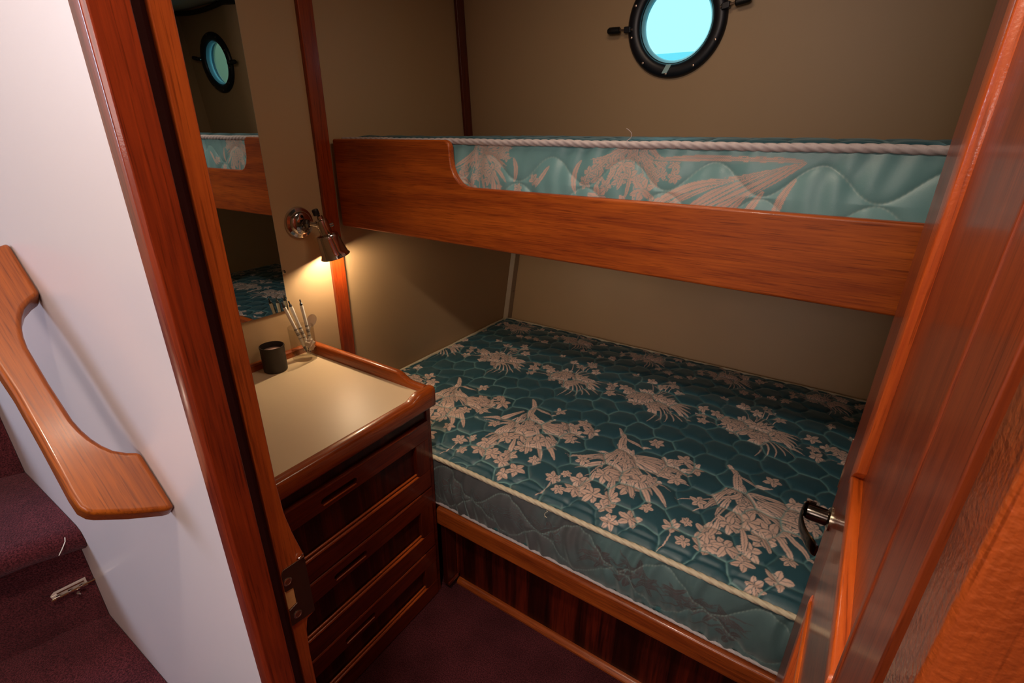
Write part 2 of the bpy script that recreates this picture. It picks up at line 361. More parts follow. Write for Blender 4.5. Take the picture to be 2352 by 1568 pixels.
# upper hull lining, leaning inboard, with two round openings
HY0, HZ0, LEAN = 1.757, 1.13, 0.085
def hully(z): return HY0-LEAN*(z-HZ0-0.26)
PORT = [(-0.545, 1.722), (0.40, 1.765)]
def hull_pt(x, z, d=0.0):   # d = distance outboard from the lining
    return (x, hully(z)+d, z)
mb = MB(); n = 48; rh = 0.112
x_breaks = [XW, -0.02, 0.70]; Z0, Z1 = 1.12, 2.06
for (pcx, pcz), xa, xb in ((PORT[0], XW, -0.02), (PORT[1], -0.02, 0.70)):
    inner = [(pcx+rh*math.cos(2*PI*k/n), pcz+rh*math.sin(2*PI*k/n)) for k in range(n)]
    outer = []
    for k in range(n):
        a = 2*PI*k/n; c, s_ = math.cos(a), math.sin(a)
        t = min(((xb-pcx) if c > 0 else (xa-pcx))/c if abs(c) > 1e-6 else 9, ((Z1-pcz) if s_ > 0 else (Z0-pcz))/s_ if abs(s_) > 1e-6 else 9)
        outer.append((pcx+c*t, pcz+s_*t))
    mb.ringplate(outer, inner, 0.0, 0.05, lambda u, v, h: hull_pt(u, v, h))
    for cx_, cz_ in ((xa, Z0), (xb, Z0), (xa, Z1), (xb, Z1)):  # corner fillers
        cand = sorted(range(n), key=lambda k: (outer[k][0]-cx_)**2+(outer[k][1]-cz_)**2)[:1]
        k = cand[0]
        adj = [q for q in ((k-1) % n, k, (k+1) % n)]
        for p, q in ((adj[0], adj[1]), (adj[1], adj[2])):
            A, B = outer[p], outer[q]
            onx = lambda P: abs(P[0]-cx_) < 1e-5
            onz = lambda P: abs(P[1]-cz_) < 1e-5
            if (onx(A) and onz(B)) or (onz(A) and onx(B)):
                mb.add([hull_pt(*A), hull_pt(*B), hull_pt(cx_, cz_)], [(0, 1, 2)])
struct(mb.build('wall_back', LAMIN), 'brown-beige hull lining above the top bunk with porthole')
# ledge and outboard lower lining (under the side deck)
mb = MB()
ylow = lambda z: 2.045+(z-0.5)*0.22
mb.add([(XW, ylow(0), 0), (0.70, ylow(0), 0), (0.70, ylow(1.14), 1.14), (XW, ylow(1.14), 1.14),
        (XW, ylow(0)+.03, 0), (0.70, ylow(0)+.03, 0), (0.70, ylow(1.14)+.03, 1.14), (XW, ylow(1.14)+.03, 1.14)],
       [(0, 1, 2, 3), (4, 7, 6, 5), (0, 4, 5, 1), (3, 2, 6, 7), (0, 3, 7, 4), (1, 5, 6, 2)])
struct(mb.build('wall_back_lower', LAMIN), 'beige hull lining behind the lower bunk')
struct(box((XW, 1.72, 1.125), (0.70, 2.27, 1.14)).build('wall_back_ledge', LAMIN))
# headliner over the cabin: quilted, sagging vinyl with a dark welt along the hull side
mb = MB(); nx, ny = 60, 40
for i in range(nx+1):
    for j in range(ny+1):
        x = XW+(0.70-XW)*i/nx; y = 0.22+(1.72-0.22)*j/ny
        z = 2.035-0.018*abs(math.sin((x+1.36)*PI/0.52))*min(1, (1.70-y)*14)*(1 if y < 1.69 else 0.2)
        mb.v.append((x, y, z))
for i in range(nx):
    for j in range(ny):
        a = i*(ny+1)+j; mb.f.append((a, a+1, a+ny+2, a+ny+1))
struct(mb.build('ceiling', CEIL, smooth=True), 'padded headliner over the cabin')
wp = [(XW+2.06*i/80, 1.695, 2.026-0.016*abs(math.sin((2.06*i/80)*PI/0.52))) for i in range(81)]
struct(MB().tube(wp, 0.012, 8).build('trim_4', BLACKP, smooth=True), 'dark welt edging the headliner')

# wall trims
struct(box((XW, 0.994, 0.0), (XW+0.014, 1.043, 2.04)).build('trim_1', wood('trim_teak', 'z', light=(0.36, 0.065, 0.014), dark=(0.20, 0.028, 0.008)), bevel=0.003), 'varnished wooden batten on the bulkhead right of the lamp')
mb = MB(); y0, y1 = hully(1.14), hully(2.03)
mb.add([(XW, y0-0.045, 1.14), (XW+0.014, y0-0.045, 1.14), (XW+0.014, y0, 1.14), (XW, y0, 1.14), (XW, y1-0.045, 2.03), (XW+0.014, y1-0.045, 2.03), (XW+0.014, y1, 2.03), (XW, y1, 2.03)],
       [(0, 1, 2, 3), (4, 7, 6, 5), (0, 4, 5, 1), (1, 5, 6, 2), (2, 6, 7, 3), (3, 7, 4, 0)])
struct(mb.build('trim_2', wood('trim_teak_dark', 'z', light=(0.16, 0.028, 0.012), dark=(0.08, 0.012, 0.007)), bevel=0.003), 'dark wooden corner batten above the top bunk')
mb = MB()
def y3(z): return 2.045+(z-0.5)*0.22
mb.add([(XW, y3(.45)-0.052, .45), (XW+0.022, y3(.45)-0.040, .45), (XW+0.022, y3(.45), .45), (XW, y3(.45), .45), (XW, y3(1.12)-0.052, 1.12), (XW+0.022, y3(1.12)-0.040, 1.12), (XW+0.022, y3(1.12), 1.12), (XW, y3(1.12), 1.12)],
       [(0, 1, 2, 3), (4, 7, 6, 5), (0, 4, 5, 1), (1, 5, 6, 2), (2, 6, 7, 3), (3, 7, 4, 0)])
t3 = struct(mb.build('trim_3', BEIGETRIM, bevel=0.003), 'beige painted corner strip above the lower mattress')
MB().lathe([(0.005, 0), (0.005, 0.002), (0.002, 0.003)], (XW+0.0225, y3(.68)-0.022, 0.66), (0.9, -0.4, 0), 14).build('screw', STEEL, t3, smooth=True)

# ---------------------------------------------------------------- left jamb (casing, stop, rebate)
def vprism(poly, z0, z1): return MB().prism(poly, z0, z1)
cas = [(-0.534, 0.190), (-0.532, 0.1875), (-0.512, 0.1845), (-0.504, 0.1845), (-0.5, 0.188), (-0.5, 0.218), (-0.516, 0.218), (-0.53, 0.218), (-0.534, 0.19)]
cas = cas[:-1]
j1 = struct(vprism(cas, 0, 1.95).build('door_frame_left', JAMB, bevel=0.0012), 'dark red varnished jamb left of the cabin doorway')
# rebate board in the y-z plane with a swelling where the strike plate sits
outl = [(0.2372, 0.0), (0.2535, 0.0)]
outl += [(0.2535, 0.60), (0.2540, 0.70), (0.2565, 0.740), (0.2605, 0.757)]
outl += [(0.2735, 0.760), (0.2735, 0.868), (0.2700, 0.885), (0.2640, 0.915), (0.2590, 0.950), (0.2570, 1.0), (0.2567, 1.95), (0.2372, 1.95)]
MB().prism(outl, -0.546, -0.5155, lambda u, v, h: (h, u, v)).build('rebate_board', wood('rebate_teak', 'z', light=(0.40, 0.095, 0.020), dark=(0.22, 0.040, 0.012), coat=0.6), j1, bevel=0.0015)
vprism([(-0.546, 0.2182), (-0.521, 0.2182), (-0.5185, 0.223), (-0.5185, 0.232), (-0.521, 0.237), (-0.546, 0.237)], 0, 1.95).build('rebate_strip', plain('dark_rebate_strip', (0.045, 0.014, 0.018), 0.55, noise=0.1), j1, label='dark strip in the rebate')  # dark strip between the stop and the rebate board
# strike plate with a notch
xs = -0.5152
o1 = [(0.2365, 0.768), (0.2725, 0.762), (0.2725, 0.866), (0.2405, 0.868), (0.2375, 0.862), (0.2375, 0.832), (0.2500, 0.829), (0.2500, 0.800), (0.2375, 0.797)]
sp = MB().prism(o1, xs, xs+0.0014, lambda u, v, h: (h, u, v)).build('strike_plate', plain('strike_plate_bronze', (0.13, 0.085, 0.065), 0.32, metal=0.9, noise=0.1), j1, bevel=0.0004, label='bronze strike plate with a notch')
MB().prism([(0.2375, 0.7985), (0.2495, 0.8005), (0.2495, 0.8285), (0.2375, 0.831)], xs-0.006, xs+0.0006, lambda u, v, h: (h, u, v)).build('latch_pocket', plain('bare_wood', (0.50, 0.26, 0.09), 0.6, noise=0.2, nscale=100), sp, bevel=0.0004)
for zz, yy in ((0.846, 0.2435), (0.781, 0.2475)):
    MB().lathe([(0.0062, 0), (0.0062, 0.0008), (0.0045, 0.0015), (0.0038, 0.0009), (0.0012, 0.0007)], (xs+0.0014, yy, zz), (1, 0, 0), 24).build('screw', STEEL, sp, smooth=True)
MB().tube(bez((xs+0.001, 0.262, 0.869), (xs+0.006, 0.266, 0.874), (xs+0.001, 0.272, 0.872), 10), 0.0008, 6).build('lip', CHROME, sp, smooth=True)
# scratches on the casing
# ---------------------------------------------------------------- right jamb and header
casr = [(0.10, 0.190), (0.098, 0.1865), (0.072, 0.184), (0.064, 0.185), (0.062, 0.188), (0.062, 0.216), (0.066, 0.2285), (0.10, 0.2285)]
j2 = struct(vprism(casr, 0, 1.95).build('door_frame_right', JAMBNEAR, bevel=0.0012), 'near varnished jamb right of the cabin doorway')
vprism([(0.078, 0.2285), (0.078, 0.2565), (0.10, 0.2565), (0.10, 0.2285)], 0, 1.95).build('rebate_board', JAMB, j2)
struct(box((-0.534, 0.186, 1.93), (0.10, 0.256, 1.975)).build('door_frame_header', JAMB, bevel=0.002))

# ================================================================ DOOR (swung into the cabin)
HG = Vector((0.0705, 0.262, 0.0)); DE = Vector((0.0235, 0.588, 0)).normalized(); DN = Vector((-DE.y, DE.x, 0))   # along the leaf, out of its visible face
DW = 0.590
def dp(u, z, nn): return HG+DE*u+DN*nn+Vector((0, 0, z))
door = struct(empty('door_1', HG), 'glossy teak cabin door swung open along the right side')
U1, U2, ZL0, ZL1, ZU0, ZU1, ZT = 0.085, 0.410, 0.10, 0.768, 0.999, 1.80, 1.925
mb = MB()
def dbox(m_, u0, u1, z0, z1, n0, n1):
    vs = [dp(u, z, n_) for n_ in (n0, n1) for z in (z0, z1) for u in (u0, u1)]
    m_.add(vs, [(0, 2, 3, 1), (4, 5, 7, 6), (0, 1, 5, 4), (2, 6, 7, 3), (0, 4, 6, 2), (1, 3, 7, 5)])
dbox(mb, 0, U1, 0.015, ZT, -0.028, 0); dbox(mb, U2, DW, 0.015, ZT, -0.028, 0)
mb.build('stile', DOORW, door, bevel=0.0015)
mb = MB(); dbox(mb, U1, U2, ZL1, ZU0, -0.028, 0); mb.build('lock_rail', wood('door_rail_teak', 'y', light=(0.32, 0.10, 0.05), dark=(0.18, 0.055, 0.03), rough=0.35, coat=0.8, peel=0.03, coat_rough=0.14), door, label='glossy lock rail')
mb = MB(); dbox(mb, U1, U2, 0.015, ZL0, -0.028, 0); mb.build('bottom_rail', DOORW, door)
mb = MB(); dbox(mb, U1, U2, ZU1, ZT, -0.028, 0); mb.build('top_rail', DOORW, door)
for z0, z1 in ((ZL0, ZL1), (ZU0, ZU1)):
    mb = MB(); dbox(mb, U1, U2, z0, z1, -0.020, -0.008); mb.build('door_panel', DOORW, door)
    # moulding frame swept around the opening, half round
    for side in range(4):
        w = ((0.022, 0.050, 0.022, 0.010) if z0 > 0.5 else (0.02, 0.03, 0.016, 0.010))[side]; hgt = (0.0035, 0.0035, 0.0035, 0.0008)[side]
        prof = [(0, -0.008), (0, 0.0006)]+[(w/2-w/2*math.cos(PI*k/8), 0.0006+hgt*math.sin(PI*k/8)) for k in range(1, 8)]+[(w, 0.0006), (w, -0.008)]
        a0 = [(U1, z0), (U2, z0), (U2, z1), (U1, z1)][side]; a1 = [(U2, z0), (U2, z1), (U1, z1), (U1, z0)][side]
        inn = [(0, 1), (-1, 0), (0, -1), (1, 0)][side]; tv = [(1, 0), (0, 1), (-1, 0), (0, -1)][side]
        m_ = MB(); vs = []
        for P, sg in ((a0, 1), (a1, -1)):
            for d_, h_ in prof:
                # outer edge overlaps the frame by half the width, mitred corners
                dd = d_-w*0.45
                vs.append(dp(P[0]+inn[0]*dd+tv[0]*sg*dd, P[1]+inn[1]*dd+tv[1]*sg*dd, h_))
        k = len(prof); m_.add(vs, [(i, i+1, k+i+1, k+i) for i in range(k-1)]+[(k-1, 0, k, 2*k-1), tuple(range(k)), tuple(reversed(range(k, 2*k)))])
        m_.build('moulding', (MOULDY, MOULD, MOULDY, DOORW)[side], door, smooth=True, sharp=60)
# mortise latch face on the free edge, lever handle
mb = MB(); dbox(mb, DW-0.0005, DW+0.0018, 0.868, 0.962, -0.024, 0.0016)
lf = mb.build('latch_plate', plain('bright_latch_steel', (0.8, 0.72, 0.6), 0.22, metal=1, noise=0.05), door, bevel=0.0004, label='bright steel latch plate')
mb = MB(); dbox(mb, DW, DW+0.011, 0.900, 0.916, -0.019, -0.009); mb.build('latch_bolt', CHROME, lf, bevel=0.002)
hu, hz = 0.530, 0.845
lev = MB().lathe([(0.020, 0), (0.020, 0.003), (0.016, 0.005), (0.0135, 0.006)], dp(hu, hz, 0), DN, 28)
lev.build('rosette', plain('rosette_brass', (0.55, 0.48, 0.36), 0.2, metal=1, noise=0.05), door, smooth=True, label='round brass rosette')
MB().lathe([(0.0130, 0.005), (0.0136, 0.028), (0.0128, 0.034), (0.0100, 0.037), (0.0, 0.038)], dp(hu, hz, 0), DN, 28, cap=False).build('spindle', DARKCHR, door, smooth=True, label='dark round spindle neck')
# lever strap: curves round from the spindle and runs towards the hinge
path = [(hu+0.012, 0.024, 0.013), (hu+0.008, 0.035, 0.0145), (hu-0.006, 0.0395, 0.0145), (hu-0.030, 0.0395, 0.013), (hu-0.052, 0.034, 0.012), (hu-0.070, 0.026, 0.0125), (hu-0.082, 0.018, 0.0135), (hu-0.088, 0.012, 0.011)]
vs = []; m_ = MB(); T = 0.0052
pp = []
for i in range(len(path)-1):
    for q in range(6):
        t = q/6
        p0 = path[max(i-1, 0)]; p1 = path[i]; p2 = path[i+1]; p3 = path[min(i+2, len(path)-1)]
        pp.append([0.5*((2*b)+(-a+c)*t+(2*a-5*b+4*c-d_)*t*t+(-a+3*b-3*c+d_)*t**3) for a, b, c, d_ in zip(p0, p1, p2, p3)])
pp.append(list(path[-1]))
for i, (u, nn, w) in enumerate(pp):
    a = pp[max(i-1, 0)]; b = pp[min(i+1, len(pp)-1)]; du, dn = b[0]-a[0], b[1]-a[1]; ln = math.hypot(du, dn); nu, nn_ = -dn/ln, du/ln
    for k in range(12):
        th = 2*PI*k/12; cc, ss = math.cos(th), math.sin(th)
        vs.append(dp(u+nu*T*cc*0.5, hz+w*ss*1.0, nn+nn_*T*cc*0.5))
ng = len(pp); m_.add(vs, [(i*12+k, i*12+(k+1) % 12, (i+1)*12+(k+1) % 12, (i+1)*12+k) for i in range(ng-1) for k in range(12)]+[tuple(range(12)), tuple(range((ng-1)*12, ng*12))])
m_.build('lever', DARKCHR, door, smooth=True, label='curved dark metal lever')
for hz_ in (0.25, 1.0, 1.7):
    MB().lathe([(0.005, 0), (0.005, 0.08)], (0.0735, 0.2585, hz_), (0, 0, 1), 14).build('hinge', STEEL, door, smooth=True)

# ================================================================ PORTHOLES
def porthole(idx, cx, cz, tab):
    fn0 = Vector((0, 1, LEAN)).normalized()           # outboard normal
    up = Vector((0, -LEAN, 1)).normalized()
    c = Vector(hull_pt(cx, cz))
    root = struct(empty('window_%d' % idx, c))
    root['label'] = 'round black-rimmed porthole above the top bunk' if idx == 1 else 'second porthole behind the door, seen in the mirror'
    prof = [(0.112, 0.040), (0.108, 0.040), (0.1085, -0.006), (0.1115, -0.012), (0.118, -0.0165), (0.130, -0.0185), (0.142, -0.016), (0.1485, -0.008), (0.149, -0.0005), (0.112, -0.0005)]
    fr = MB().lathe(prof, c, fn0, 72, cap=False).build('window_frame', BLACKR, root, smooth=True, sharp=50)
    # clear inner reveal ring and gasket
    MB().lathe([(0.1085, 0.0), (0.1060, -0.004), (0.1010, 0.006), (0.0985, 0.014), (0.1000, 0.022), (0.1075, 0.024)], c, fn0, 72, cap=False).build('reveal_ring', plain('pale_gasket_ring', (0.22, 0.42, 0.50), 0.25, coat=0.5, noise=0.05), root, smooth=True, label='pale blue gasket ring')
    MB().lathe([(0.1055, 0.022), (0.1055, 0.025)], c, fn0, 72).build('window_pane', PANE, root, smooth=True)
    for k in range(10):
        a = 2*PI*(k+0.35)/10
        p = c+Vector((math.cos(a), 0, 0))*0.136+up*math.sin(a)*0.136-fn0*0.0175
        MB().lathe([(0.0040, 0.001), (0.0040, -0.0012), (0.0022, -0.0022)], p, fn0, 12).build('screw', STEEL, fr, smooth=True)
    # dog screws with black knobs each side
    for sg, tilt in ((-1, 0.10), (1, 0.16)):
        dr = (Vector((1, 0, 0))+up*tilt).normalized()*sg if sg > 0 else (Vector((-1, 0, 0))+up*0.02).normalized()
        b0 = c+dr*0.130-fn0*0.022+(-up*0.010 if sg < 0 else up*0.004)
        dg = MB().tube([b0, b0+dr*0.048], 0.0035, 10).build('dog_stud', STEEL, root, smooth=True)
        MB().box((0, 0, 0), (1, 1, 1))
        lug = MB()
        q0 = b0+dr*0.004
        vs = [q0+dr*a+up*b+fn0*d_ for a in (0, 0.022) for b in (-0.009, 0.009) for d_ in (-0.006, 0.020)]
        lug.add(vs, [(0, 1, 3, 2), (4, 6, 7, 5), (0, 4, 5, 1), (2, 3, 7, 6), (0, 2, 6, 4), (1, 5, 7, 3)])
        lug.build('lug', BLACKR, root, bevel=0.003)
        k0 = b0+dr*0.040
        kn = MB().lathe([(0.0075, 0), (0.0105, 0.003), (0.0108, 0.024), (0.0102, 0.036), (0.0065, 0.041)], k0, dr, 20)
        kn.build('knob', BLACKP, dg, smooth=True, label='black dog knob')
    if tab:
        tp = c-up*0.120+Vector((-0.012, 0, 0))-fn0*0.020
        vs = [tp+Vector((x+z*0.25, 0, 0))+up*z+fn0*y for y in (-0.002, 0.004) for x, z in ((-0.010, -0.014), (0.007, -0.014), (0.014, 0.010), (-0.003, 0.010))]
        MB().add(vs, [(0, 1, 2, 3), (4, 7, 6, 5), (0, 4, 5, 1), (1, 5, 6, 2), (2, 6, 7, 3), (3, 7, 4, 0)]).build('drain_tab', plain('pale_drain_tab', (0.42, 0.68, 0.72), 0.35, noise=0.05), root, bevel=0.0015, label='pale slanted tab')
for i, (a, b) in enumerate(PORT): porthole(i+1, a, b, i == 0)
# what lies outside: a pale quay wall with a coping, seen low through the glass
struct(box((-4, 3.6, -1.0), (3, 3.8, 1.905)).build('wall_quay', plain('quay_white', (0.40, 0.85, 1.0), 0.6, noise=0.03)), 'pale band of quay wall outside the porthole')

# ================================================================ LOWER BUNK
bunk = empty('lower_bunk_base', (-0.35, 0.90, 0)); tag(bunk, 'teak lower bunk base with bullnose rail and dark striped kick panel', 'bunk base')
BX0, BX1 = -1.36, 0.68
rail = rounded(0.874, 0.288, 0.900, 0.351, 0.008)
MB().prism(rail, -0.838, BX1, lambda u, v, h: (h, u, v)).build('front_rail', WOODX, bunk, smooth=True, label='rounded front rail')
box((BX0, 0.902, 0.325), (BX1, 2.0, 0.350)).build('bunk_board', WOODX, bunk)
box((-0.818, 0.945, 0.0), (BX1, 0.960, 0.325)).build('kick_panel', KICKW, bunk, label='dark striped kick panel')
MB().prism([(0.945, 0.0), (0.928, 0.0), (0.928, 0.006), (0.933, 0.013), (0.939, 0.017), (0.945, 0.018)], -0.818, BX1, lambda u, v, h: (h, u, v)).build('floor_moulding', WOODX, bunk, smooth=True)
box((-0.838, 0.887, 0.030), (-0.818, 0.960, 0.325)).build('side_panel', CABV, bunk, bevel=0.002)
box((-0.8185, 0.934, 0.030), (-0.8140, 0.944, 0.29)).build('side_batten', CABW, bunk, bevel=0.0015)
box((-0.8185, 0.887, 0.030), (-0.8140, 0.944, 0.042)).build('side_batten', CABW, bunk, bevel=0.0015)

# ---- damask pattern painted into mesh attributes -------------------------------------------------
class Canvas:
    def __init__(s, x0, x1, y0, y1, nx, ny):
        s.xs = np.linspace(x0, x1, nx); s.ys = np.linspace(y0, y1, ny); s.m = np.zeros((ny, nx), np.float32)
    def leaf(s, pts, w, val=1.0, edge=0.08, vein=True):
        """pts: three control points of a quadratic; w: greatest half width"""
        P = np.array(bez(pts[0], pts[1], pts[2], 14)); pad = w+0.004
        i0, i1 = np.searchsorted(s.xs, [P[:, 0].min()-pad, P[:, 0].max()+pad]); j0, j1 = np.searchsorted(s.ys, [P[:, 1].min()-pad, P[:, 1].max()+pad])
        if i1-i0 < 1 or j1-j0 < 1: return
        X, Y = np.meshgrid(s.xs[i0:i1], s.ys[j0:j1])
        A = P[:-1]; B = P[1:]; best = np.full(X.shape, 9.0); bt = np.zeros(X.shape)
        for k in range(len(A)):
            d = B[k]-A[k]; L2 = d@d+1e-12; t = np.clip(((X-A[k, 0])*d[0]+(Y-A[k, 1])*d[1])/L2, 0, 1)
            dd = np.hypot(X-A[k, 0]-t*d[0], Y-A[k, 1]-t*d[1]); q = dd < best; best[q] = dd[q]; bt[q] = ((k+t)/len(A))[q]
        ww = w*np.sin(PI*np.clip(bt*0.93+0.07, 0, 1))**0.7+0.0004
        r = best/ww; ins = r < 1
        v = np.where(r > (0.78 if w > 0.005 else 0.86), val*edge, val)
        if vein: v = np.where((best < 0.0009) & (w > 0.004), val*0.45, v)
        sub = s.m[j0:j1, i0:i1]; sub[ins] = v[ins].astype(np.float32)
    def flower(s, x, y, r, rnd, petals=6, asp=1.0):
        a0 = rnd.random()*6.28
        for k in range(petals):
            a = a0+2*PI*k/petals+rnd.uniform(-.12, .12); rr = r*rnd.uniform(.85, 1.1)
            e = (x+rr*math.cos(a), y+rr*math.sin(a)*asp); q = (x+rr*.5*math.cos(a+.25), y+rr*.5*math.sin(a+.25)*asp)
            s.leaf([(x, y), q, e], r*0.34)
        s.leaf([(x-r*.12, y), (x, y+r*.05), (x+r*.12, y)], r*.16, 0.7, vein=False)
    def stroke(s, pts, w, val=0.9): s.leaf(pts, w, val, edge=0.8, vein=False)

def bouquet_fan(C, x, y, rnd, k=1.0, dirn=(0, -1), thin=1.0):
    """stems gathered at a neck, blades and blossoms fanning out beyond it; (x, y) is the neck"""
    ln_ = math.hypot(*dirn); dx, dy = dirn[0]/ln_, dirn[1]/ln_; px, py = -dy, dx
    def T(a, b): return (x+(px*a+dx*b)*k, y+(py*a+dy*b)*k)
    for q in range(9):      # thin stalks behind
        a = -1.1+2.3*q/8; ln = rnd.uniform(.12, .20)
        C.stroke([T(0, .0), T(math.sin(a)*ln*.4, ln*.5), T(math.sin(a)*ln, math.cos(a)*ln)], .0016*k)
    fl = [(-.085, .165, .030), (-.095, .200, .028), (-.060, .205, .028), (-.030, .235, .024), (-.015, .205, .026), (.150, .030, .024), (.172, .062, .026), (.120, .055, .022),
          (.082, -.025, .022), (.02, .262, .026), (-.015, .275, .020), (-.095, .085, .020), (.075, .125, .022), (.055, .215, .018)]
    for fx, fy, fr in fl: C.flower(*T(fx+rnd.uniform(-.006, .006), fy+rnd.uniform(-.006, .006)), fr*k, rnd, rnd.choice((5, 6)))
    for a in rnd.sample([-1.1+2.4*q/21+rnd.uniform(-.14, .14) for q in range(22)], 22):
        ln = rnd.uniform(.08, .205)*(1.0 if abs(a) < .7 else .85)
        s0 = T(rnd.uniform(-.016, .016)+a*.02, rnd.uniform(-.01, .085)); cv = rnd.uniform(-.034, .034)
        e = T(math.sin(a)*ln, math.cos(a)*ln); mid = T(math.sin(a*.8)*ln*.55+cv, math.cos(a*.8)*ln*.55+abs(cv)*.4)
        C.leaf([s0, mid, e], rnd.uniform(.0045, .0082)*k*thin)
    for fx, fy, fr in ((.0, .115, .036), (.042, .140, .032), (-.040, .135, .028), (.015, .165, .030), (.005, .075, .020)): C.flower(*T(fx, fy), fr*k, rnd, 6)
    for fx, fy in ((.105, .045), (.135, .075), (.125, .11), (.10, .085)):
        C.leaf([T(.03, .05), T(fx*.7, fy*.8+.02), T(fx+.03, fy+.01)], .0075*k); C.flower(*T(fx, fy), .022*k, rnd, 5)
    for a, ln in ((.45, .23), (.30, .22), (-.12, .21), (.12, .20), (-.45, .20)):   # long blades over the blossoms
        C.leaf([T(math.sin(a)*.14, math.cos(a)*.14), T(math.sin(a)*.18+.006, math.cos(a)*.18), T(math.sin(a)*ln, math.cos(a)*ln)], .0075*k)
    C.leaf([T(-.012, -.075), T(.004, -.045), T(.004, .010)], .0080*k*thin)
    C.leaf([T(.004, -.045), T(-.012, -.02), T(-.006, .035)], .0065*k*thin)
    C.leaf([T(.006, -.03), T(.030, -.005), T(.072, .0)], .0055*k*thin)
def bouquet_round(C, x, y, rnd, k=1.0):
    def T(a, b): return (x+a*k, y+b*k)
    for fx, fy in ((-.125, -.035), (-.100, .03), (-.135, .0), (.0, .105), (.035, .130), (-.04, .125), (.062, .095), (.150, .035), (.02, .155)):
        C.stroke([T(fx*.3, fy*.3), T(fx*.6+.01, fy*.6), T(fx*.9, fy*.9)], .0013*k); C.flower(*T(fx, fy), rnd.uniform(.019, .023)*k, rnd, 5)
    for q in range(18):
        a = 2*PI*q/18+rnd.uniform(-.15, .15); ln = rnd.uniform(.055, .085)
        C.leaf([T(math.cos(a)*.02, math.sin(a)*.015), T(math.cos(a)*ln*.8, math.sin(a)*ln*.45), T(math.cos(a+.2)*ln*1.25, math.sin(a+.2)*ln*.78)], rnd.uniform(.005, .0075)*k)
    for q in range(5):
        C.leaf([T(.03, .01+.008*q), T(.07, .03-.012*q), T(.115+.006*q, .028-.022*q)], .0062*k)
    for q in range(11):
        a = 2.4*q; rr = .0175*math.sqrt(q)
        C.flower(*T(rr*1.4*math.cos(a)-.01, rr*math.sin(a)), rnd.uniform(.021, .027)*k, rnd)
    for q in range(5):
        C.stroke([T(.015+.012*q, -.03), T(.055+.014*q, -.070), T(.030+.022*q, -.135+.014*q)], .0020*k)
def smooth_noise(X, Y, f, seed):
    r = np.random.RandomState(seed); out = np.zeros_like(X)
    for k in range(7):
        a = r.uniform(0, 2*PI); q = f*r.uniform(.6, 1.5); out += np.sin((X*math.cos(a)+Y*math.sin(a))*q+r.uniform(0, 6.28))
    return out/7
def blur(a, n=1):
    for _ in range(n):
        p = np.pad(a, 1, mode='edge'); a = (p[1:-1, 1:-1]*2+p[:-2, 1:-1]+p[2:, 1:-1]+p[1:-1, :-2]+p[1:-1, 2:])/6
    return a
def grid_obj(name, P, motif, seam, mat, parent):
    ny, nx, _ = P.shape; base = np.array(WLOC[parent.name])
    idx = np.arange(nx*ny, dtype=np.int32).reshape(ny, nx)
    q = np.stack([idx[:-1, :-1], idx[:-1, 1:], idx[1:, 1:], idx[1:, :-1]], -1).reshape(-1)
    me = bpy.data.meshes.new(name); nf = (nx-1)*(ny-1)
    me.vertices.add(nx*ny); me.vertices.foreach_set('co', (P-base).astype(np.float32).reshape(-1))
    me.loops.add(nf*4); me.loops.foreach_set('vertex_index', q)
    me.polygons.add(nf); me.polygons.foreach_set('loop_start', np.arange(0, nf*4, 4, dtype=np.int32)); me.polygons.foreach_set('use_smooth', np.ones(nf, bool))
    me.update(calc_edges=True); me.validate()
    for nm, arr in (('motif', motif), ('seam', seam)):
        at = me.attributes.new(nm, 'FLOAT', 'POINT'); at.data.foreach_set('value', arr.astype(np.float32).reshape(-1))
    me.materials.append(mat); o = bpy.data.objects.new(name, me); COL.objects.link(o); o.parent = parent; o.location = (0, 0, 0); return o

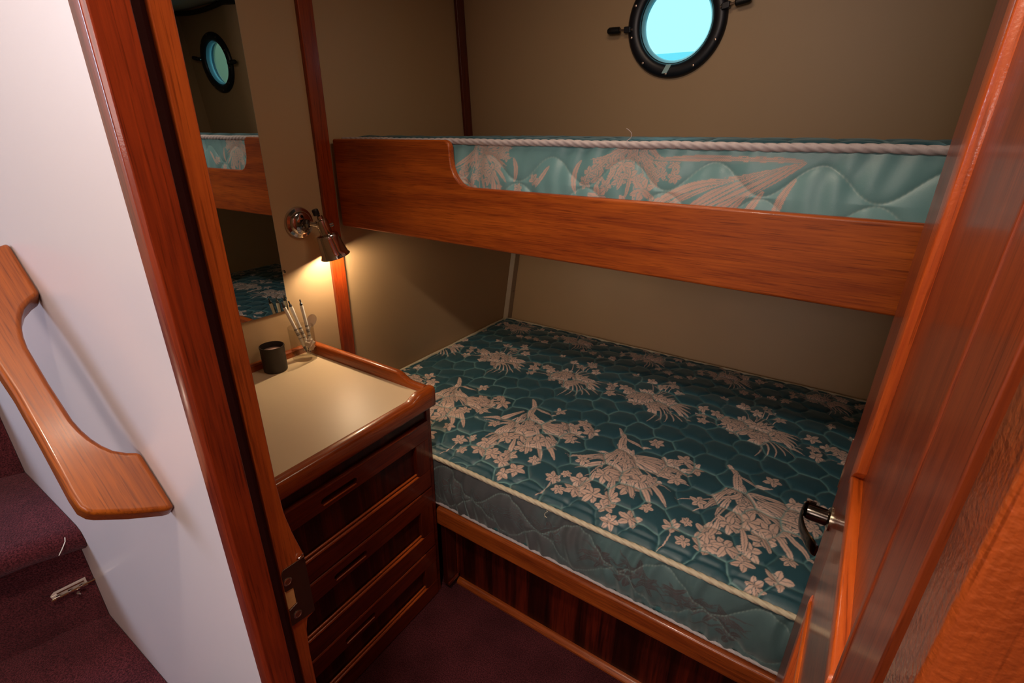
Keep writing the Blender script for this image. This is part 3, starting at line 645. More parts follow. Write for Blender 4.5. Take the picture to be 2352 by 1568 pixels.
def hex_edge(X, Y, sx, sy):
    best = np.full(X.shape, 9.0); sec = np.full(X.shape, 9.0)
    for off in (0, 1):
        for di in (0, 1):
            gx = (np.floor(X/sx-off*.5)+di+off*.5)*sx
            for dj in (0, 1):
                gy = (np.floor(Y/(2*sy)-off*.5)+dj+off*.5)*2*sy
                d = np.hypot(X-gx, (Y-gy)*1.05)
                q = d < best; sec = np.where(q, best, np.minimum(sec, d)); best = np.where(q, d, best)
    return (sec-best)/2
def top_panel(parent, name, x0, x1, y0, y1, z, xfine, step, mat, seed, crown=0.012, pattern=True):
    xs = np.concatenate([np.arange(x0, xfine, step), np.linspace(xfine, x1, 60)]); ys = np.arange(y0, y1, step)
    ys = np.append(ys, y1); C = Canvas(x0, x1, y0, y1, 2, 2); C.xs = xs; C.ys = ys; C.m = np.zeros((len(ys), len(xs)), np.float32)
    rnd = random.Random(seed)
    if pattern:
        dxs = 0.326
        for i in range(-1, 6):
            X_ = -1.235+dxs*i
            bouquet_round(C, X_+.165, 1.535+rnd.uniform(-.01, .01), rnd, 1.12)
            bouquet_fan(C, X_+.186, 1.232+rnd.uniform(-.006, .006), rnd, 1.16, (.33, -.94))
            bouquet_round(C, X_+.02, 1.895, rnd, .72)
            C.flower(X_+.08, .985, .024, rnd); C.flower(X_+.115, .950, .020, rnd); C.flower(X_+.105, 1.015, .017, rnd)
            for q in range(4): C.flower(X_+.10+.045*q, 1.80+rnd.uniform(-.02, .02), .020, rnd)
            for q in range(3): C.flower(X_+.08+.06*q, 1.95+rnd.uniform(-.02, .02), .022, rnd)
            C.stroke([(X_+.07, .905), (X_+.09, .94), (X_+.08, .98)], .0015)
            C.flower(X_+.05, 1.71, .018, rnd)
    X, Y = np.meshgrid(xs, ys)
    wx = X+0.006*np.sin(Y*31)+0.003*np.sin(Y*90+X*20); wy = Y+0.006*np.sin(X*37+1)+0.0025*np.sin(X*85)
    e = hex_edge(wy, wx, .086, .077)
    puff = 1-np.exp(-(e/0.008)**1.0)
    seam = np.exp(-(e/0.0022)**2)*(0.65+0.35*np.sin(Y*23+X*11))
    edge = np.minimum(np.minimum(X-x0, x1-X), np.minimum(Y-y0, y1-Y))
    roll = -0.016*np.exp(-(edge/0.020)) + -0.004*np.exp(-((edge-0.030)/0.006)**2)
    cr = 0.0080*puff+0.0035*smooth_noise(X, Y, 14, seed+3)+0.0010*smooth_noise(X, Y, 120, seed+5)
    # a few pulled creases running across
    wr = 0.0022*np.exp(-((np.sin((X*0.9-Y*0.35)*34+1.2*np.sin(Y*9))-1)/0.10)**2)*(smooth_noise(X, Y, 6, seed+9) > 0.05)
    Z = z+cr+roll+crown*np.sin(PI*(X-x0)/(x1-x0))*np.sin(PI*(Y-y0)/(y1-y0))-0.006-wr
    return grid_obj(name, np.stack([X, Y, Z], -1), C.m, np.clip(seam, 0, 1)*0.85, mat, parent)
def side_border(parent, name, x0, x1, yf, z0, z1, xfine, step, mat, seed, upper):
    xs = np.concatenate([np.arange(x0, xfine, step), np.linspace(xfine, x1, 40)]); zs = np.linspace(z0, z1, int((z1-z0)/step)+2)
    C = Canvas(x0, x1, z0, z1, 2, 2); C.xs = xs; C.ys = zs; C.m = np.zeros((len(zs), len(xs)), np.float32); rnd = random.Random(seed)
    if not upper:      # ground blended to mauve-grey along the left two thirds
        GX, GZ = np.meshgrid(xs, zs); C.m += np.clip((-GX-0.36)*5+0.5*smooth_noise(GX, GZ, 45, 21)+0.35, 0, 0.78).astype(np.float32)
    zc = (z0+z1)/2
    if upper:
        bouquet_fan(C, -.815, zc+.115, rnd, .60, (.35, -1), 1.1); bouquet_fan(C, -.385, zc+.135, rnd, .62, (-.5, -1), 1.1)
        for q in range(11):   # broad blades sweeping down from the upper right
            e = (-.075-.014*q, zc+.085-.004*q); c = (-.235-.016*q, zc-.025+rnd.uniform(-.03, .025)); b = (-.13-.016*q, zc+.045)
            C.leaf([e, b, c], rnd.uniform(.006, .011))
        for q in range(4): C.leaf([(-.08-.03*q, zc+.088), (-.16-.03*q, zc+.092), (-.27-.03*q, zc+.082)], .007)
        for a_, b_, c_, w_ in (((-.085, .055), (-.115, .01), (-.105, -.055), .009), ((-.135, .03), (-.165, -.02), (-.175, -.065), .010), ((-.165, .02), (-.20, -.02), (-.215, -.06), .008),
                               ((-.52, .075), (-.545, .04), (-.525, .0), .007), ((-.60, .06), (-.62, .035), (-.635, .01), .006), ((-.76, .03), (-.75, -.01), (-.765, -.045), .010), ((-.70, .075), (-.685, .045), (-.70, .02), .007)):
            C.leaf([(p_[0], zc+p_[1]) for p_ in (a_, b_, c_)], w_)
        for fx, fz, fr in ((-.47, -.002, .030), (-.505, .03, .016), (-.64, .028, .016), (-.685, .005, .014), (-.30, -.045, .026), (-.26, -.03, .022), (.005, -.05, .026), (-.56, -.05, .018), (-.44, -.045, .018), (-.86, .02, .024), (-.83, -.03, .020), (-.37, .02, .026), (-.34, -.01, .024)):
            C.flower(fx, zc+fz, fr, rnd, 6)
    else:
        for q in range(13):
            X_ = -.86+.105*q+rnd.uniform(-.02, .02)
            if q in (9,): continue
            for t in range(6):
                a = rnd.uniform(-2.9, 2.9); ln = rnd.uniform(.03, .075)
                C.leaf([(X_, zc+rnd.uniform(-.03, .04)), (X_+math.sin(a)*ln*.4, zc+.01), (X_+math.sin(a)*ln, zc+math.cos(a)*ln*.8)], rnd.uniform(.005, .010))
            C.flower(X_+rnd.uniform(-.03, .03), zc+rnd.uniform(-.045, .03), rnd.uniform(.02, .034), rnd, 5)
            for t in range(3): C.stroke([(X_-.05, zc+rnd.uniform(-.06, .06)), (X_, zc+rnd.uniform(-.03, .05)), (X_+.07, zc+rnd.uniform(-.04, .05))], .0022, 0.8)
    X, Z = np.meshgrid(xs, zs)
    if upper:
        c_ = np.cos(2*PI*(X+0.685)/0.183); c1 = 1.3275-0.029*c_; c2 = 1.266+0.028*c_
    else:
        c_ = np.cos(2*PI*(X+0.70)/0.215); c1 = zc+0.030-0.034*c_; c2 = zc-0.040+0.034*c_
    def dist(c):
        g = np.abs(np.gradient(c, axis=1)/np.maximum(np.gradient(X, axis=1), 1e-6)); return np.abs(Z-c)/np.sqrt(1+g*g)
    e = np.minimum(dist(c1), dist(c2))
    puff = 1-np.exp(-e/0.012); seam = np.exp(-(e/0.0019)**2)*(.6+.4*np.sin(X*900))
    vz = (Z-z0)/(z1-z0); bulge = 0.013*np.sin(PI*vz)**0.8
    wr = 0.0080*np.clip(smooth_noise(X+0.01*np.sin(Z*30), Z*0.12, 170, seed), -1, 1)*(1.3 if not upper else 0.75)*(0.45+0.55*np.clip(-(X+0.35)*2+0.6, 0.15, 1) if upper else 1)
    Y = yf-(bulge+(0.0045 if upper else 0.005)*puff+wr)+0.006
    Y = np.where(X < -0.83, np.maximum(Y, 0.888), Y)   # stays clear of the chest beside it
    return grid_obj(name, np.stack([X, Y, Z], -1), C.m, np.clip(seam*1.2, 0, 1)*(0.45 if upper else 0.95), mat, parent)
def rope_loop(x0, y0, x1, y1, z, r, tw=120, step=0.0022, wob=0.0006, rc=0.03, xstop=0.3):
    pts = []
    def seg(a, b, st):
        n_ = max(2, int((Vector(b)-Vector(a)).length/st)); return [tuple(Vector(a).lerp(Vector(b), i/n_)) for i in range(n_)]
    base = seg((x0+rc, y0, z), (xstop, y0, z), step)+seg((xstop, y0, z), (x1-rc, y0, z), 0.01)
    base += [(x1-rc+rc*math.sin(t), y0+rc-rc*math.cos(t), z) for t in [PI/2*k/6 for k in range(6)]]
    base += seg((x1, y0+rc, z), (x1, y1-rc, z), 0.01)
    base += [(x1-rc+rc*math.cos(t), y1-rc+rc*math.sin(t), z) for t in [PI/2*k/6 for k in range(6)]]
    base += seg((x1-rc, y1, z), (x0+rc, y1, z), 0.004)
    base += [(x0+rc-rc*math.sin(t), y1-rc+rc*math.cos(t), z) for t in [PI/2*k/6 for k in range(6)]]
    base += seg((x0, y1-rc, z), (x0, y0+rc, z), 0.004)
    base += [(x0+rc-rc*math.cos(t), y0+rc-rc*math.sin(t), z) for t in [PI/2*k/6 for k in range(6)]]
    return [(x, y, zz+wob*(math.sin(x*21+y*13)+0.6*math.sin(x*53+y*29))) for x, y, zz in base]
def mattress(name, x0, x1, y0, y1, z0, z1, label, upper, ropes):
    root = empty(name, ((x0+x1)/2, (y0+y1)/2, z0)); tag(root, label, 'mattress')
    m_ = MB(); ins = 0.006
    pl = rounded(x0+ins, y0+ins, x1-ins, y1-ins, 0.03)
    m_.prism(pl, z0+0.002, z1-0.028); m_.build('core', plain('teal_ticking_plain', (0.06, 0.17, 0.19), 0.5, noise=0.1), root, smooth=True)
    top_panel(root, 'top_panel', x0+0.002, x1-0.002, y0+0.002, y1-0.002, z1, 0.26, 0.0019 if not upper else 0.004, FAB_TOP, 11 if not upper else 12, 0.012 if not upper else 0.004, not upper)
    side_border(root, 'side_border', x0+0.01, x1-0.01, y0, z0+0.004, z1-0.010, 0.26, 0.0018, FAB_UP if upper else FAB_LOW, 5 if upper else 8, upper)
    for zz, r, mt in ropes:
        MB().tube(rope_loop(x0+0.004, y0-0.001, x1-0.004, y1-0.002, zz, r), r, 18, lobes=4, twist=(72 if r > 0.005 else 130), closed=True).build('piping', mt, root, smooth=True, sharp=80)
    return root
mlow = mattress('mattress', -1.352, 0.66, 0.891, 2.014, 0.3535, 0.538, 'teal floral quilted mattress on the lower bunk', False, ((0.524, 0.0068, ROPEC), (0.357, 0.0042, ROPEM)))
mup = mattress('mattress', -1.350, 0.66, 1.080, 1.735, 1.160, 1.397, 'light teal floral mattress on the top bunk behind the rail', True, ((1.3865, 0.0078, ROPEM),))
# loose threads
MB().tube(bez((-0.415, 1.075, 1.394), (-0.395, 1.08, 1.405), (-0.418, 1.075, 1.418), 14), 0.0007, 6).build('loose_thread', ROPEM, mup, smooth=True)
MB().tube([(-0.46+0.004*math.sin(k*.9), 0.874-0.0015*k*0.3, 0.528-0.0018*k+0.004*math.sin(k*.7)) for k in range(12)], 0.0007, 6).build('loose_thread', ROPEC, mlow, smooth=True)

# ================================================================ TOP BUNK
ub = empty('top_bunk', (-0.35, 1.05, 1.11)); tag(ub, 'top bunk with a broad varnished teak lee board cut lower in the middle', 'bunk')
# lee board outline in x-z (front face y=1.05)
pl = [(-1.345, 1.128), (-1.345, 1.3885), (-0.905, 1.3905)]
pl += [(-0.905+0.022*math.sin(t), 1.3685+0.022*math.cos(t)) for t in [PI/2*k/8 for k in range(1, 9)]]
pl += [(-0.882, 1.350), (-0.879, 1.325), (-0.868, 1.302), (-0.852, 1.286), (-0.835, 1.2785), (-0.815, 1.2765)]
pl += [(0.67, 1.2735), (0.67, 1.108)]
# the board is shallower at the left end, as in the photo
MB().prism(pl, 1.050, 1.071, lambda u, v, h: (u, h, v)).build('lee_board', wood('lee_board_teak', 'x', light=(0.44, 0.115, 0.018), dark=(0.19, 0.034, 0.008), rough=0.42, coat=0.16), ub, bevel=0.006, seg=3)
box((-1.355, 1.072, 1.135), (0.675, 1.735, 1.158)).build('berth_board', WOODX, ub)

# ================================================================ CHEST OF DRAWERS
cab = empty('chest_of_drawers', (-1.10, 0.60, 0)); tag(cab, 'dark teak chest of three drawers with cream top beside the lower bunk', 'chest of drawers')
CY0, CY1, CF = 0.262, 0.884, -0.852
box((XW+0.001, CY0, 0.0), (CF-0.012, CY1-0.001, 0.735)).build('carcass', CABV, cab)
box((XW+0.001, CY0, 0.735), (CF+0.004, CY1-0.010, 0.752)).build('counter_top', COUNTER, cab, bevel=0.001, label='cream laminate top')
# front edge with a raised far corner, and the fiddle rail along the far side
def capy(y):   # height of the front trim along y
    return 0.755+0.014*min(1, max(0, (y-0.795)/0.030))**1.0*(1 if y < 0.83 else 1)
ys_ = [CY0, 0.40, 0.60, 0.78, 0.795, 0.803, 0.812, 0.822, 0.832, 0.86, CY1-0.004, CY1]
m_ = MB(); vs = []
for y in ys_:
    h = 0.7555+0.013*(lambda t: t*t*(3-2*t))(min(1, max(0, (y-0.792)/0.038))); xo = CF+0.030-(0.004 if y > CY1-0.002 else 0)
    vs += [(CF+0.001, y, 0.712), (CF+0.001, y, h-0.002), (CF+0.004, y, h), (xo-0.007, y, h), (xo-0.002, y, h-0.003), (xo, y, h-0.009), (xo, y, 0.719), (xo-0.002, y, 0.714), (xo-0.006, y, 0.712)]
k = 9; m_.add(vs, [(i*k+j, i*k+(j+1) % k, (i+1)*k+(j+1) % k, (i+1)*k+j) for i in range(len(ys_)-1) for j in range(k)]+[tuple(range(k)), tuple(range((len(ys_)-1)*k, len(ys_)*k))])
m_.build('front_edge', EDGEW, cab, smooth=True, sharp=50)
xs_ = [XW+0.002, -1.20, -1.05, -0.955, -0.945, -0.935, -0.925, -0.915, -0.900, CF+0.001]
m_ = MB(); vs = []
for x in xs_:
    h = 0.7875-0.019*(lambda t: t*t*(3-2*t))(min(1, max(0, (x+0.952)/0.050)))
    y0_, y1_ = CY1-0.024, CY1
    vs += [(x, y0_, 0.735), (x, y0_, h-0.007), (x, y0_+0.003, h-0.002), (x, y0_+0.009, h), (x, y1_-0.009, h), (x, y1_-0.003, h-0.002), (x, y1_, h-0.007), (x, y1_, 0.735)]
k = 8; m_.add(vs, [(i*k+j, i*k+(j+1) % k, (i+1)*k+(j+1) % k, (i+1)*k+j) for i in range(len(xs_)-1) for j in range(k)]+[tuple(range(k)), tuple(range((len(xs_)-1)*k, len(xs_)*k))])
m_.build('fiddle_rail', EDGEX, cab, smooth=True, sharp=50, label='raised fiddle along the far side')
MB().prism([(XW+0.001, 0.752), (XW+0.014, 0.752), (XW+0.014, 0.770), (XW+0.010, 0.7745), (XW+0.001, 0.7755)], 0.30, CY1-0.025, lambda u, v, h: (u, h, v)).build('back_rail', EDGEW, cab, smooth=True)
# face frame: stile at the far end, dark strip below the top
box((CF-0.012, 0.868, 0.0), (CF+0.003, CY1, 0.712)).build('stile', CABW, cab, bevel=0.0015)
box((CF-0.012, CY0, 0.665), (CF-0.002, 0.868, 0.712)).build('fascia', CABV, cab)
box((CF-0.012, CY0, 0.0), (CF+0.003, 0.268, 0.665)).build('stile', CABW, cab, bevel=0.0015)
DY0, DY1 = 0.270, 0.866
def drawer(z0, z1):
    f = 0.016; d = empty('drawer', (CF, (DY0+DY1)/2, (z0+z1)/2)); d.parent = cab; d.location = Vector((CF, (DY0+DY1)/2, (z0+z1)/2))-WLOC[cab.name]
    xa, xb = CF-0.011, CF+f-0.008; st = 0.052; rt, rb = 0.058, 0.060
    fn = lambda u, v, h: (h, u, v)
    # top rail with slot pull
    ys0, ys1, zsl = 0.510, 0.612, z1-0.036
    m = MB(); slot = rounded(ys0, zsl-0.0085, ys1, zsl+0.0085, 0.008, 5)
    n_ = len(slot)
    cxm, czm = (ys0+ys1)/2, zsl
    outer = []
    for u, v in slot:
        du, dv = u-cxm, (v-czm)
        t = min(((DY1-cxm) if du > 0 else (cxm-DY0))/max(abs(du), 1e-6), ((z1-czm) if dv > 0 else (czm-(z1-rt)))/max(abs(dv), 1e-6)); outer.append((cxm+du*t, czm+dv*t))
    m.ringplate(outer, slot, xa, xb, fn)
    for cu, cv in ((DY0, z1), (DY1, z1), (DY0, z1-rt), (DY1, z1-rt)):
        for i in range(n_):
            A, B = outer[i], outer[(i+1) % n_]
            if (abs(A[0]-cu) < 1e-6 and abs(B[1]-cv) < 1e-6 and abs(A[1]-cv) > 1e-6) or (abs(B[0]-cu) < 1e-6 and abs(A[1]-cv) < 1e-6 and abs(A[0]-cu) > 1e-6):
                m.prism([A, B, (cu, cv)], xa, xb, fn)
    o = m.build('top_rail', CABW, None); o.parent = d; o.data.transform(Matrix.Translation(-WLOC[d.name])); 
    kids = [box((xa, DY0, z0), (xb, DY1, z0+rb)), box((xa, DY0, z0+rb), (xb, DY0+st, z1-rt)), box((xa, DY1-st, z0+rb), (xb, DY1, z1-rt))]
    for nm, mb_, mt, bv in (('bottom_rail', kids[0], CABW, .002), ('side_rail', kids[1], CABV2, .002), ('side_rail', kids[2], CABV2, .002),
                            ('drawer_panel', box((xa, DY0+st, z0+rb), (xa+0.006, DY1-st, z1-rt)), CABV, 0)):
        q = mb_.build(nm, mt, None, bevel=bv); q.parent = d; q.data.transform(Matrix.Translation(-WLOC[d.name]))
    # beaded moulding along the bottom of the panel, and a lip on top
    for j, (zz, rr) in enumerate(((z0+rb+0.001, .0042), (z0+rb+0.010, .0034))):
        q = MB().tube([(xb-0.003-0.004*j, DY0+st-0.004, zz), (xb-0.003-0.004*j, DY1-st+0.004, zz)], rr, 10).build('bead', BEAD, None, smooth=True, sharp=60); q.parent = d; q.data.transform(Matrix.Translation(-WLOC[d.name]))
    q = box((xa-0.001, ys0-0.002, zsl-0.012), (xa+0.001, ys1+0.002, zsl+0.012)).build('slot_backing', BLACKP, None); q.parent = d; q.data.transform(Matrix.Translation(-WLOC[d.name]))
    q = MB().tube([(xb-0.0005, ys0+0.004, zsl-0.0105), (xb-0.0005, ys1-0.004, zsl-0.0105)], .0022, 8).build('pull_lip', BEAD, None, smooth=True); q.parent = d; q.data.transform(Matrix.Translation(-WLOC[d.name]))
    q = MB().tube([(xb-0.004, DY0+0.002, z1-0.0035), (xb-0.004, DY1-0.045, z1-0.0035)], .0052, 10).build('top_bead', BEAD2, None, smooth=True); q.parent = d; q.data.transform(Matrix.Translation(-WLOC[d.name]))
CABV2 = wood('cabinet_stile_teak', 'z', light=(0.18, 0.030, 0.011), dark=(0.08, 0.012, 0.006), coat=0.3)
BEAD = wood('bead_teak', 'y', light=(0.50, 0.12, 0.026), dark=(0.32, 0.065, 0.016), coat=0.4)
BEAD2 = wood('bead_teak_dark', 'y', light=(0.30, 0.060, 0.018), dark=(0.17, 0.030, 0.011), coat=0.4)
for z0, z1 in ((0.438, 0.664), (0.212, 0.432), (0.004, 0.206)): drawer(z0, z1)

# ================================================================ MIRROR
mr = empty('wall_mirror', (XW, 0.60, 0.90)); tag(mr, 'tall frameless mirror on the bulkhead above the chest', 'mirror')
box((XW+0.0005, 0.335, 0.902), (XW+0.004, 0.824, 1.93)).build('backing', plain('mirror_edge_grey', (0.30, 0.30, 0.24), 0.25, noise=0.05), mr)
m_ = MB().add([(XW+0.0052, 0.337, 0.904), (XW+0.0052, 0.8225, 0.904), (XW+0.0052, 0.8225, 1.928), (XW+0.0052, 0.337, 1.928), (XW+0.0041, 0.337, 0.904), (XW+0.0041, 0.8225, 0.904), (XW+0.0041, 0.8225, 1.928), (XW+0.0041, 0.337, 1.928)],
              [(0, 1, 2, 3), (4, 7, 6, 5), (0, 4, 5, 1), (1, 5, 6, 2), (2, 6, 7, 3), (3, 7, 4, 0)]).build('mirror_glass', MIRROR, mr)
for zz in (1.02,): MB().lathe([(0.006, 0), (0.006, 0.006), (0.003, 0.009)], (XW+0.0, 0.829, zz), (1, 0, 0), 14).build('clip', CHROME, mr, smooth=True)

# ================================================================ READING LAMP
lc = Vector((XW, 0.905, 1.155)); lamp = empty('reading_lamp', lc); tag(lamp, 'chrome swivel reading lamp, lit, on the bulkhead by the mirror', 'lamp')
MB().lathe([(0.047, 0.0005), (0.047, 0.004), (0.044, 0.009), (0.036, 0.012), (0.034, 0.017), (0.029, 0.021), (0.015, 0.023), (0.010, 0.024)], lc, (1, 0, 0), 56).build('wall_plate', CHROME, lamp, smooth=True)
js = Vector((XW+0.052, 0.935, 1.150))
MB().tube([lc+Vector((0.020, 0.0, 0)), lc+Vector((0.036, 0.006, 0.0)), js+Vector((0.004, -0.004, 0))], 0.0075, 14).build('arm', CHROME, lamp, smooth=True)
MB().lathe([(0.0, -0.013), (0.009, -0.011), (0.013, 0), (0.009, 0.011), (0.0, 0.013)], lc+Vector((0.034, 0.004, 0)), (0, 0, 1), 20, cap=False).build('swivel', DARKCHR, lamp, smooth=True)
ax = Vector((0.10, 0.24, -1)).normalized()      # shade axis, pointing down
sk = Vector((XW+0.062, 0.940, 1.163))
MB().lathe([(0.012, -0.004), (0.017, -0.002), (0.0185, 0.004), (0.0185, 0.040), (0.021, 0.043)], sk, ax, 32).build('socket', CHROME, lamp, smooth=True)
MB().lathe([(0.004, -0.016), (0.008, -0.014), (0.009, -0.004)], sk, ax, 16).build('collar', CHROME, lamp, smooth=True)
MB().lathe([(0.0085, -0.034), (0.0095, -0.032), (0.0095, -0.018), (0.0085, -0.016)], sk+Vector((-0.002, -0.006, 0.0)), ax, 10).build('switch_knob', BLACKP, lamp, smooth=True)
MB().lathe([(0.006, 0), (0.0065, 0.012), (0.004, 0.015)], sk+ax*0.018+Vector((0.004, 0.017, 0)), (0.1, 1, 0.25), 14).build('thumb_screw', CHROME, lamp, smooth=True)
s0 = sk+ax*0.041
sh = [(0.020, 0), (0.030, 0.003), (0.0330, 0.008), (0.0332, 0.013), (0.0350, 0.026), (0.0390, 0.054), (0.0415, 0.068), (0.0450, 0.072), (0.0452, 0.0732), (0.0405, 0.0695), (0.0375, 0.054), (0.0315, 0.024), (0.0285, 0.012), (0.019, 0.006)]
MB().lathe(sh, s0, ax, 56, cap=False).build('lamp_shade', CHROME, lamp, smooth=True)
MB().lathe([(0.0, 0.008), (0.010, 0.010), (0.017, 0.020), (0.020, 0.032), (0.016, 0.044), (0.008, 0.050), (0.0, 0.051)], s0, ax, 24, cap=False).build('bulb', BULB, lamp, smooth=True)
d = bpy.data.lights.new('reading_lamp_light', 'POINT'); d.energy = 3.5; d.color = (1.0, 0.74, 0.46); d.shadow_soft_size = 0.012
lo = bpy.data.objects.new('reading_lamp_light', d); COL.objects.link(lo); lo.parent = lamp; lo.location = s0+ax*0.060-lc

# ================================================================ THINGS ON THE CHEST
ZC = 0.7522
cn = empty('candle_tin', (-1.308, 0.722, ZC)); tag(cn, 'small black candle tin with pinkish wax on the chest', 'candle')
MB().lathe([(0.030, 0), (0.0325, 0.0015), (0.033, 0.006), (0.0335, 0.073), (0.0345, 0.075), (0.0340, 0.0785), (0.0325, 0.0785), (0.0320, 0.060), (0.0, 0.059)], WLOC[cn.name], (0, 0, 1), 48, cap=False).build('tin', CANDLEB, cn, smooth=True)
MB().lathe([(0.0318, 0.060), (0.028, 0.0625), (0.0, 0.0635)], WLOC[cn.name], (0, 0, 1), 32, cap=False).build('wax', WAX, cn, smooth=True)
gc = Vector((-1.308, 0.8225, ZC))
gl = empty('glass_tumbler', gc); tag(gl, 'clear glass tumbler holding pens at the back of the chest', 'glass')
MB().lathe([(0.0, 0.0), (0.030, 0.0), (0.0345, 0.002), (0.0365, 0.007), (0.0370, 0.105), (0.0364, 0.1065), (0.0358, 0.105), (0.0352, 0.024), (0.030, 0.0195), (0.0, 0.019)], gc, (0, 0, 1), 56, cap=False).build('glass_body', JARGL, gl, smooth=True)
def pen(a, b, label, cap=0.012):
    a, b = Vector(a), Vector(b); ax_ = (b-a).normalized(); ln = (b-a).length
    p = empty('pen', a); tag(p, label, 'pen', 'white pens in the tumbler')
    MB().lathe([(0.0046, 0.022), (0.0050, 0.030), (0.0050, ln-0.022), (0.0046, ln-0.018)], a, ax_, 18).build('barrel', PENW, p, smooth=True)
    MB().lathe([(0.0012, 0.0), (0.0022, 0.006), (0.0046, 0.021), (0.0046, 0.023)], a, ax_, 16).build('tip', PENG, p, smooth=True, label='dark grey tip')
    MB().lathe([(0.0046, ln-0.019), (0.0040, ln-0.012), (0.0022, ln-0.010), (0.0022, ln)], a, ax_, 14).build('push_button', PENG, p, smooth=True, label='dark grey push button')
    w = ax_.cross(Vector((0.3, 1, 0))).normalized()
    MB().tube([a+ax_*(ln-0.016)+w*0.0045, a+ax_*(ln-0.018)+w*0.0078, a+ax_*(ln-0.055)+w*0.0070], 0.0014, 8).build('clip', PENG, p, smooth=True)
    for k, hh in enumerate((0.050, 0.062, 0.068, 0.080)):
        MB().lathe([(0.00512, hh), (0.00512, hh+0.003+0.002*(k % 2))], a, ax_, 18, cap=False).build('print_band', plain('grey_print', (0.22, 0.22, 0.22), 0.5, noise=0.6, nscale=900), p, smooth=True)
pen((-1.303, 0.828, ZC+0.0205), (-1.322, 0.785, ZC+0.192), 'white pen leaning furthest left in the tumbler')
pen((-1.297, 0.836, ZC+0.0205), (-1.324, 0.808, ZC+0.188), 'white pen in the middle of the three in the tumbler')
pen((-1.298, 0.846, ZC+0.0205), (-1.315, 0.840, ZC+0.186), 'white upright pen, rightmost of the three in the tumbler')
# clear plastic spoon and crumpled tissue in the glass
sp_ = empty('plastic_spoon', (-1.318, 0.829, ZC+0.021)); tag(sp_, 'clear plastic spoon standing in the glass tumbler', 'spoon')
CLEARP = glass_mat('clear_plastic', (0.90, 0.86, 0.80), 0.15)
a_, b_ = Vector((-1.318, 0.829, ZC+0.0215)), Vector((-1.302, 0.868, ZC+0.132)); dr_ = (b_-a_).normalized(); sd = dr_.cross(Vector((1, -.7, 0))).normalized(); nr = dr_.cross(sd)
MB().tube([a_, a_.lerp(b_, .35), a_.lerp(b_, .68)], 0.0022, 8).build('spoon_handle', PENW, sp_, smooth=True)
m_ = MB(); vs = []; NR = 8; NS = 24
c_ = a_.lerp(b_, .84)
for sgn, th in ((0, 0), (1, 0.0012)):
    for i in range(NR+1):
        for j in range(NS):
            r_ = i/NR; t = 2*PI*j/NS; vs.append(c_+dr_*(math.cos(t)*r_*0.021)+sd*(math.sin(t)*r_*0.0135*(1+0.12*math.cos(t)))+nr*(0.006*(1-r_*r_)+th))
off = (NR+1)*NS
fs = [(s_*off+i*NS+j, s_*off+i*NS+(j+1) % NS, s_*off+(i+1)*NS+(j+1) % NS, s_*off+(i+1)*NS+j) for s_ in (0, 1) for i in range(NR) for j in range(NS)]+[(NR*NS+j, NR*NS+(j+1) % NS, off+NR*NS+(j+1) % NS, off+NR*NS+j) for j in range(NS)]
m_.add(vs, fs).build('spoon_bowl', plain('pale_translucent_plastic', (0.70, 0.55, 0.42), 0.2, coat=0.6, noise=0.05), sp_, smooth=True)
m_ = MB(); rr = random.Random(3); seg_ = 22; vs = []; tc_ = gc+Vector((0.012, 0.016, 0.044))
for i in range(seg_+1):
    for j in range(seg_):
        ph, th = PI*i/seg_, 2*PI*j/seg_
        r_ = 1+0.20*math.sin(5*th+3*ph)*math.sin(ph)+0.14*math.sin(9*ph+2*th)+0.10*math.sin(13*th-6*ph)*math.sin(ph)
        vs.append(tc_+Vector((0.011*r_*math.sin(ph)*math.cos(th), 0.013*r_*math.sin(ph)*math.sin(th), 0.019*r_*math.cos(ph)+0.004*math.sin(3*th)*math.sin(ph))))
m_.add(vs, [(i*seg_+j, i*seg_+(j+1) % seg_, (i+1)*seg_+(j+1) % seg_, (i+1)*seg_+j) for i in range(seg_) for j in range(seg_)])
tag(m_.build('crumpled_tissue', TISSUE, None, loc=tc_, smooth=True), 'crumpled pale tissue pressed inside the glass tumbler', 'tissue')

# ================================================================ GRAB HANDLE ON THE WHITE PARTITION
D0 = Vector((-0.650, 0.190, 0.944)); AX = Vector((-0.7071, 0, 0.7071)); PX = Vector((-0.7071, 0, -0.7071))
def hp(s_, d_, w): return D0+AX*s_+Vector((0, -1, 0))*d_+PX*w
ol = [(0.0, 0.0006)]+[(0.004, 0.012), (0.021, 0.043), (0.036, 0.066)]
ol += [(0.040, 0.072), (0.046, 0.078), (0.056, 0.0825), (0.075, 0.083), (0.15, 0.080), (0.22, 0.078)]
ol2 = [(0.445-s_, d_) for s_, d_ in reversed(ol)]
inner = [(0.355, 0.0006), (0.348, 0.013), (0.338, 0.024), (0.326, 0.031), (0.312, 0.0365), (0.297, 0.0402), (0.280, 0.0425), (0.222, 0.0435), (0.165, 0.0425), (0.148, 0.0402), (0.133, 0.0365), (0.119, 0.031), (0.107, 0.024), (0.097, 0.013), (0.090, 0.0006)]
outline = ol+ol2+inner
h_ = MB().prism(outline, 0.0, 0.034, hp)
hob = h_.build('grab_handle', HANDW, None, loc=D0+AX*0.22+Vector((0, -0.04, 0)), bevel=0.0065, seg=5)
tag(hob, 'varnished wooden grab handle slanting along the white partition', 'grab handle')

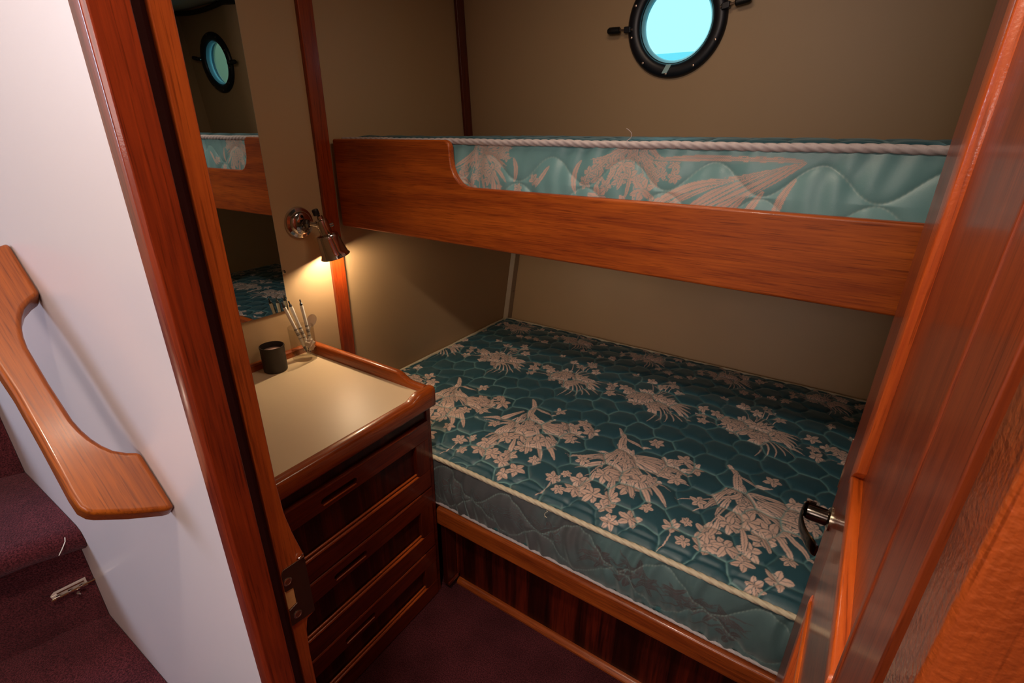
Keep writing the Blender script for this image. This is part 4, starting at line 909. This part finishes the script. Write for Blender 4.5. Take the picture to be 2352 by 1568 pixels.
# ================================================================ CARPETED STAIRS
st = empty('carpeted_stairs', (-1.6, -0.1, 0)); tag(st, 'burgundy carpeted stairs along the white partition', 'stairs')
sk_ = 0.33      # steps run a little askew to the partition
def step(x1, x0, z0, z1, nose):
    """tread from riser x0 (left) to nose x1 (right); the front is right"""
    pts = [(x0, z0), (x1-nose, z0), (x1-nose, z1-0.070), (x1-nose*0.35, z1-0.066), (x1-0.003, z1-0.045), (x1, z1-0.028), (x1-0.010, z1-0.008), (x1-0.032, z1), (x0, z1)]
    m = MB(); ny = 22; vs = []
    for j in range(ny+1):
        t = j/ny; y = 0.189-0.95*t
        for (px_, pz_) in [(a_, b_-0.02 if b_ == z0 and z0 > 0 else b_) for a_, b_ in pts]: vs.append((px_-sk_*(0.189-y)+0.003*math.sin(y*40), y, pz_+0.002*math.sin(y*33+px_*20)))
    k = len(pts); m.add(vs, [(j*k+i, j*k+(i+1) % k, (j+1)*k+(i+1) % k, (j+1)*k+i) for j in range(ny) for i in range(k)]+[tuple(range(k)), tuple(range(ny*k, ny*k+k))])
    return m
for a in ((-0.985, -1.385, 0.0, 0.250, 0.05), (-1.275, -1.650, 0.250, 0.575, 0.085), (-1.585, -2.10, 0.575, 0.870, 0.07)):
    step(*a).build('step', CARPET, st, smooth=True, sharp=60)
MB().tube([(-1.297, 0.165, 0.566), (-1.284, 0.160, 0.560), (-1.280, 0.150, 0.548), (-1.283, 0.142, 0.535)], 0.0009, 6).build('loose_thread', PENW, st, smooth=True)
# small chrome and clear barrel-bolt latch on the riser
fx = Vector((-1.372, 0.145, 0.375)); ft = empty('riser_latch', fx); tag(ft, 'small clear and chrome fitting on the carpeted stair riser', 'latch')
e1 = Vector((-0.30, -0.95, -0.10)).normalized()
def fp(a, b, c): return fx+e1*a+Vector((0.95, -0.30, 0.0))*b+Vector((0, 0, 1))*c
m_ = MB(); out_ = [(-0.034, -0.011), (0.020, -0.011), (0.034, -0.004), (0.036, 0.004), (0.028, 0.011), (-0.034, 0.013)]
m_.prism(out_, 0.000, 0.004, lambda u, v, h: fp(u, h, v)).build('clear_base', plain('clear_frosted_plastic', (0.50, 0.42, 0.40), 0.12, coat=1, noise=0.1), ft, bevel=0.001)
MB().tube([fp(-0.050, 0.010, 0.0), fp(0.034, 0.010, -0.004)], 0.0028, 10).build('bolt', plain('bright_brass_chrome', (0.9, 0.8, 0.55), 0.15, metal=1, noise=0.05), ft, smooth=True)
MB().tube([fp(-0.030, 0.008, 0.0085), fp(0.022, 0.008, 0.0075)], 0.0016, 8).build('rail', CHROME, ft, smooth=True)
for q in (-0.026, -0.004, 0.018): MB().lathe([(0.0048, 0), (0.0048, 0.006)], fp(q, 0.010, -0.001), e1, 14).build('bracket', CHROME, ft, smooth=True)
MB().lathe([(0.0, 0), (0.004, 0.001), (0.005, 0.005), (0.0035, 0.009), (0.0, 0.010)], fp(-0.012, 0.008, -0.016), (1, 0, 0), 14, cap=False).build('knob', CHROME, ft, smooth=True)
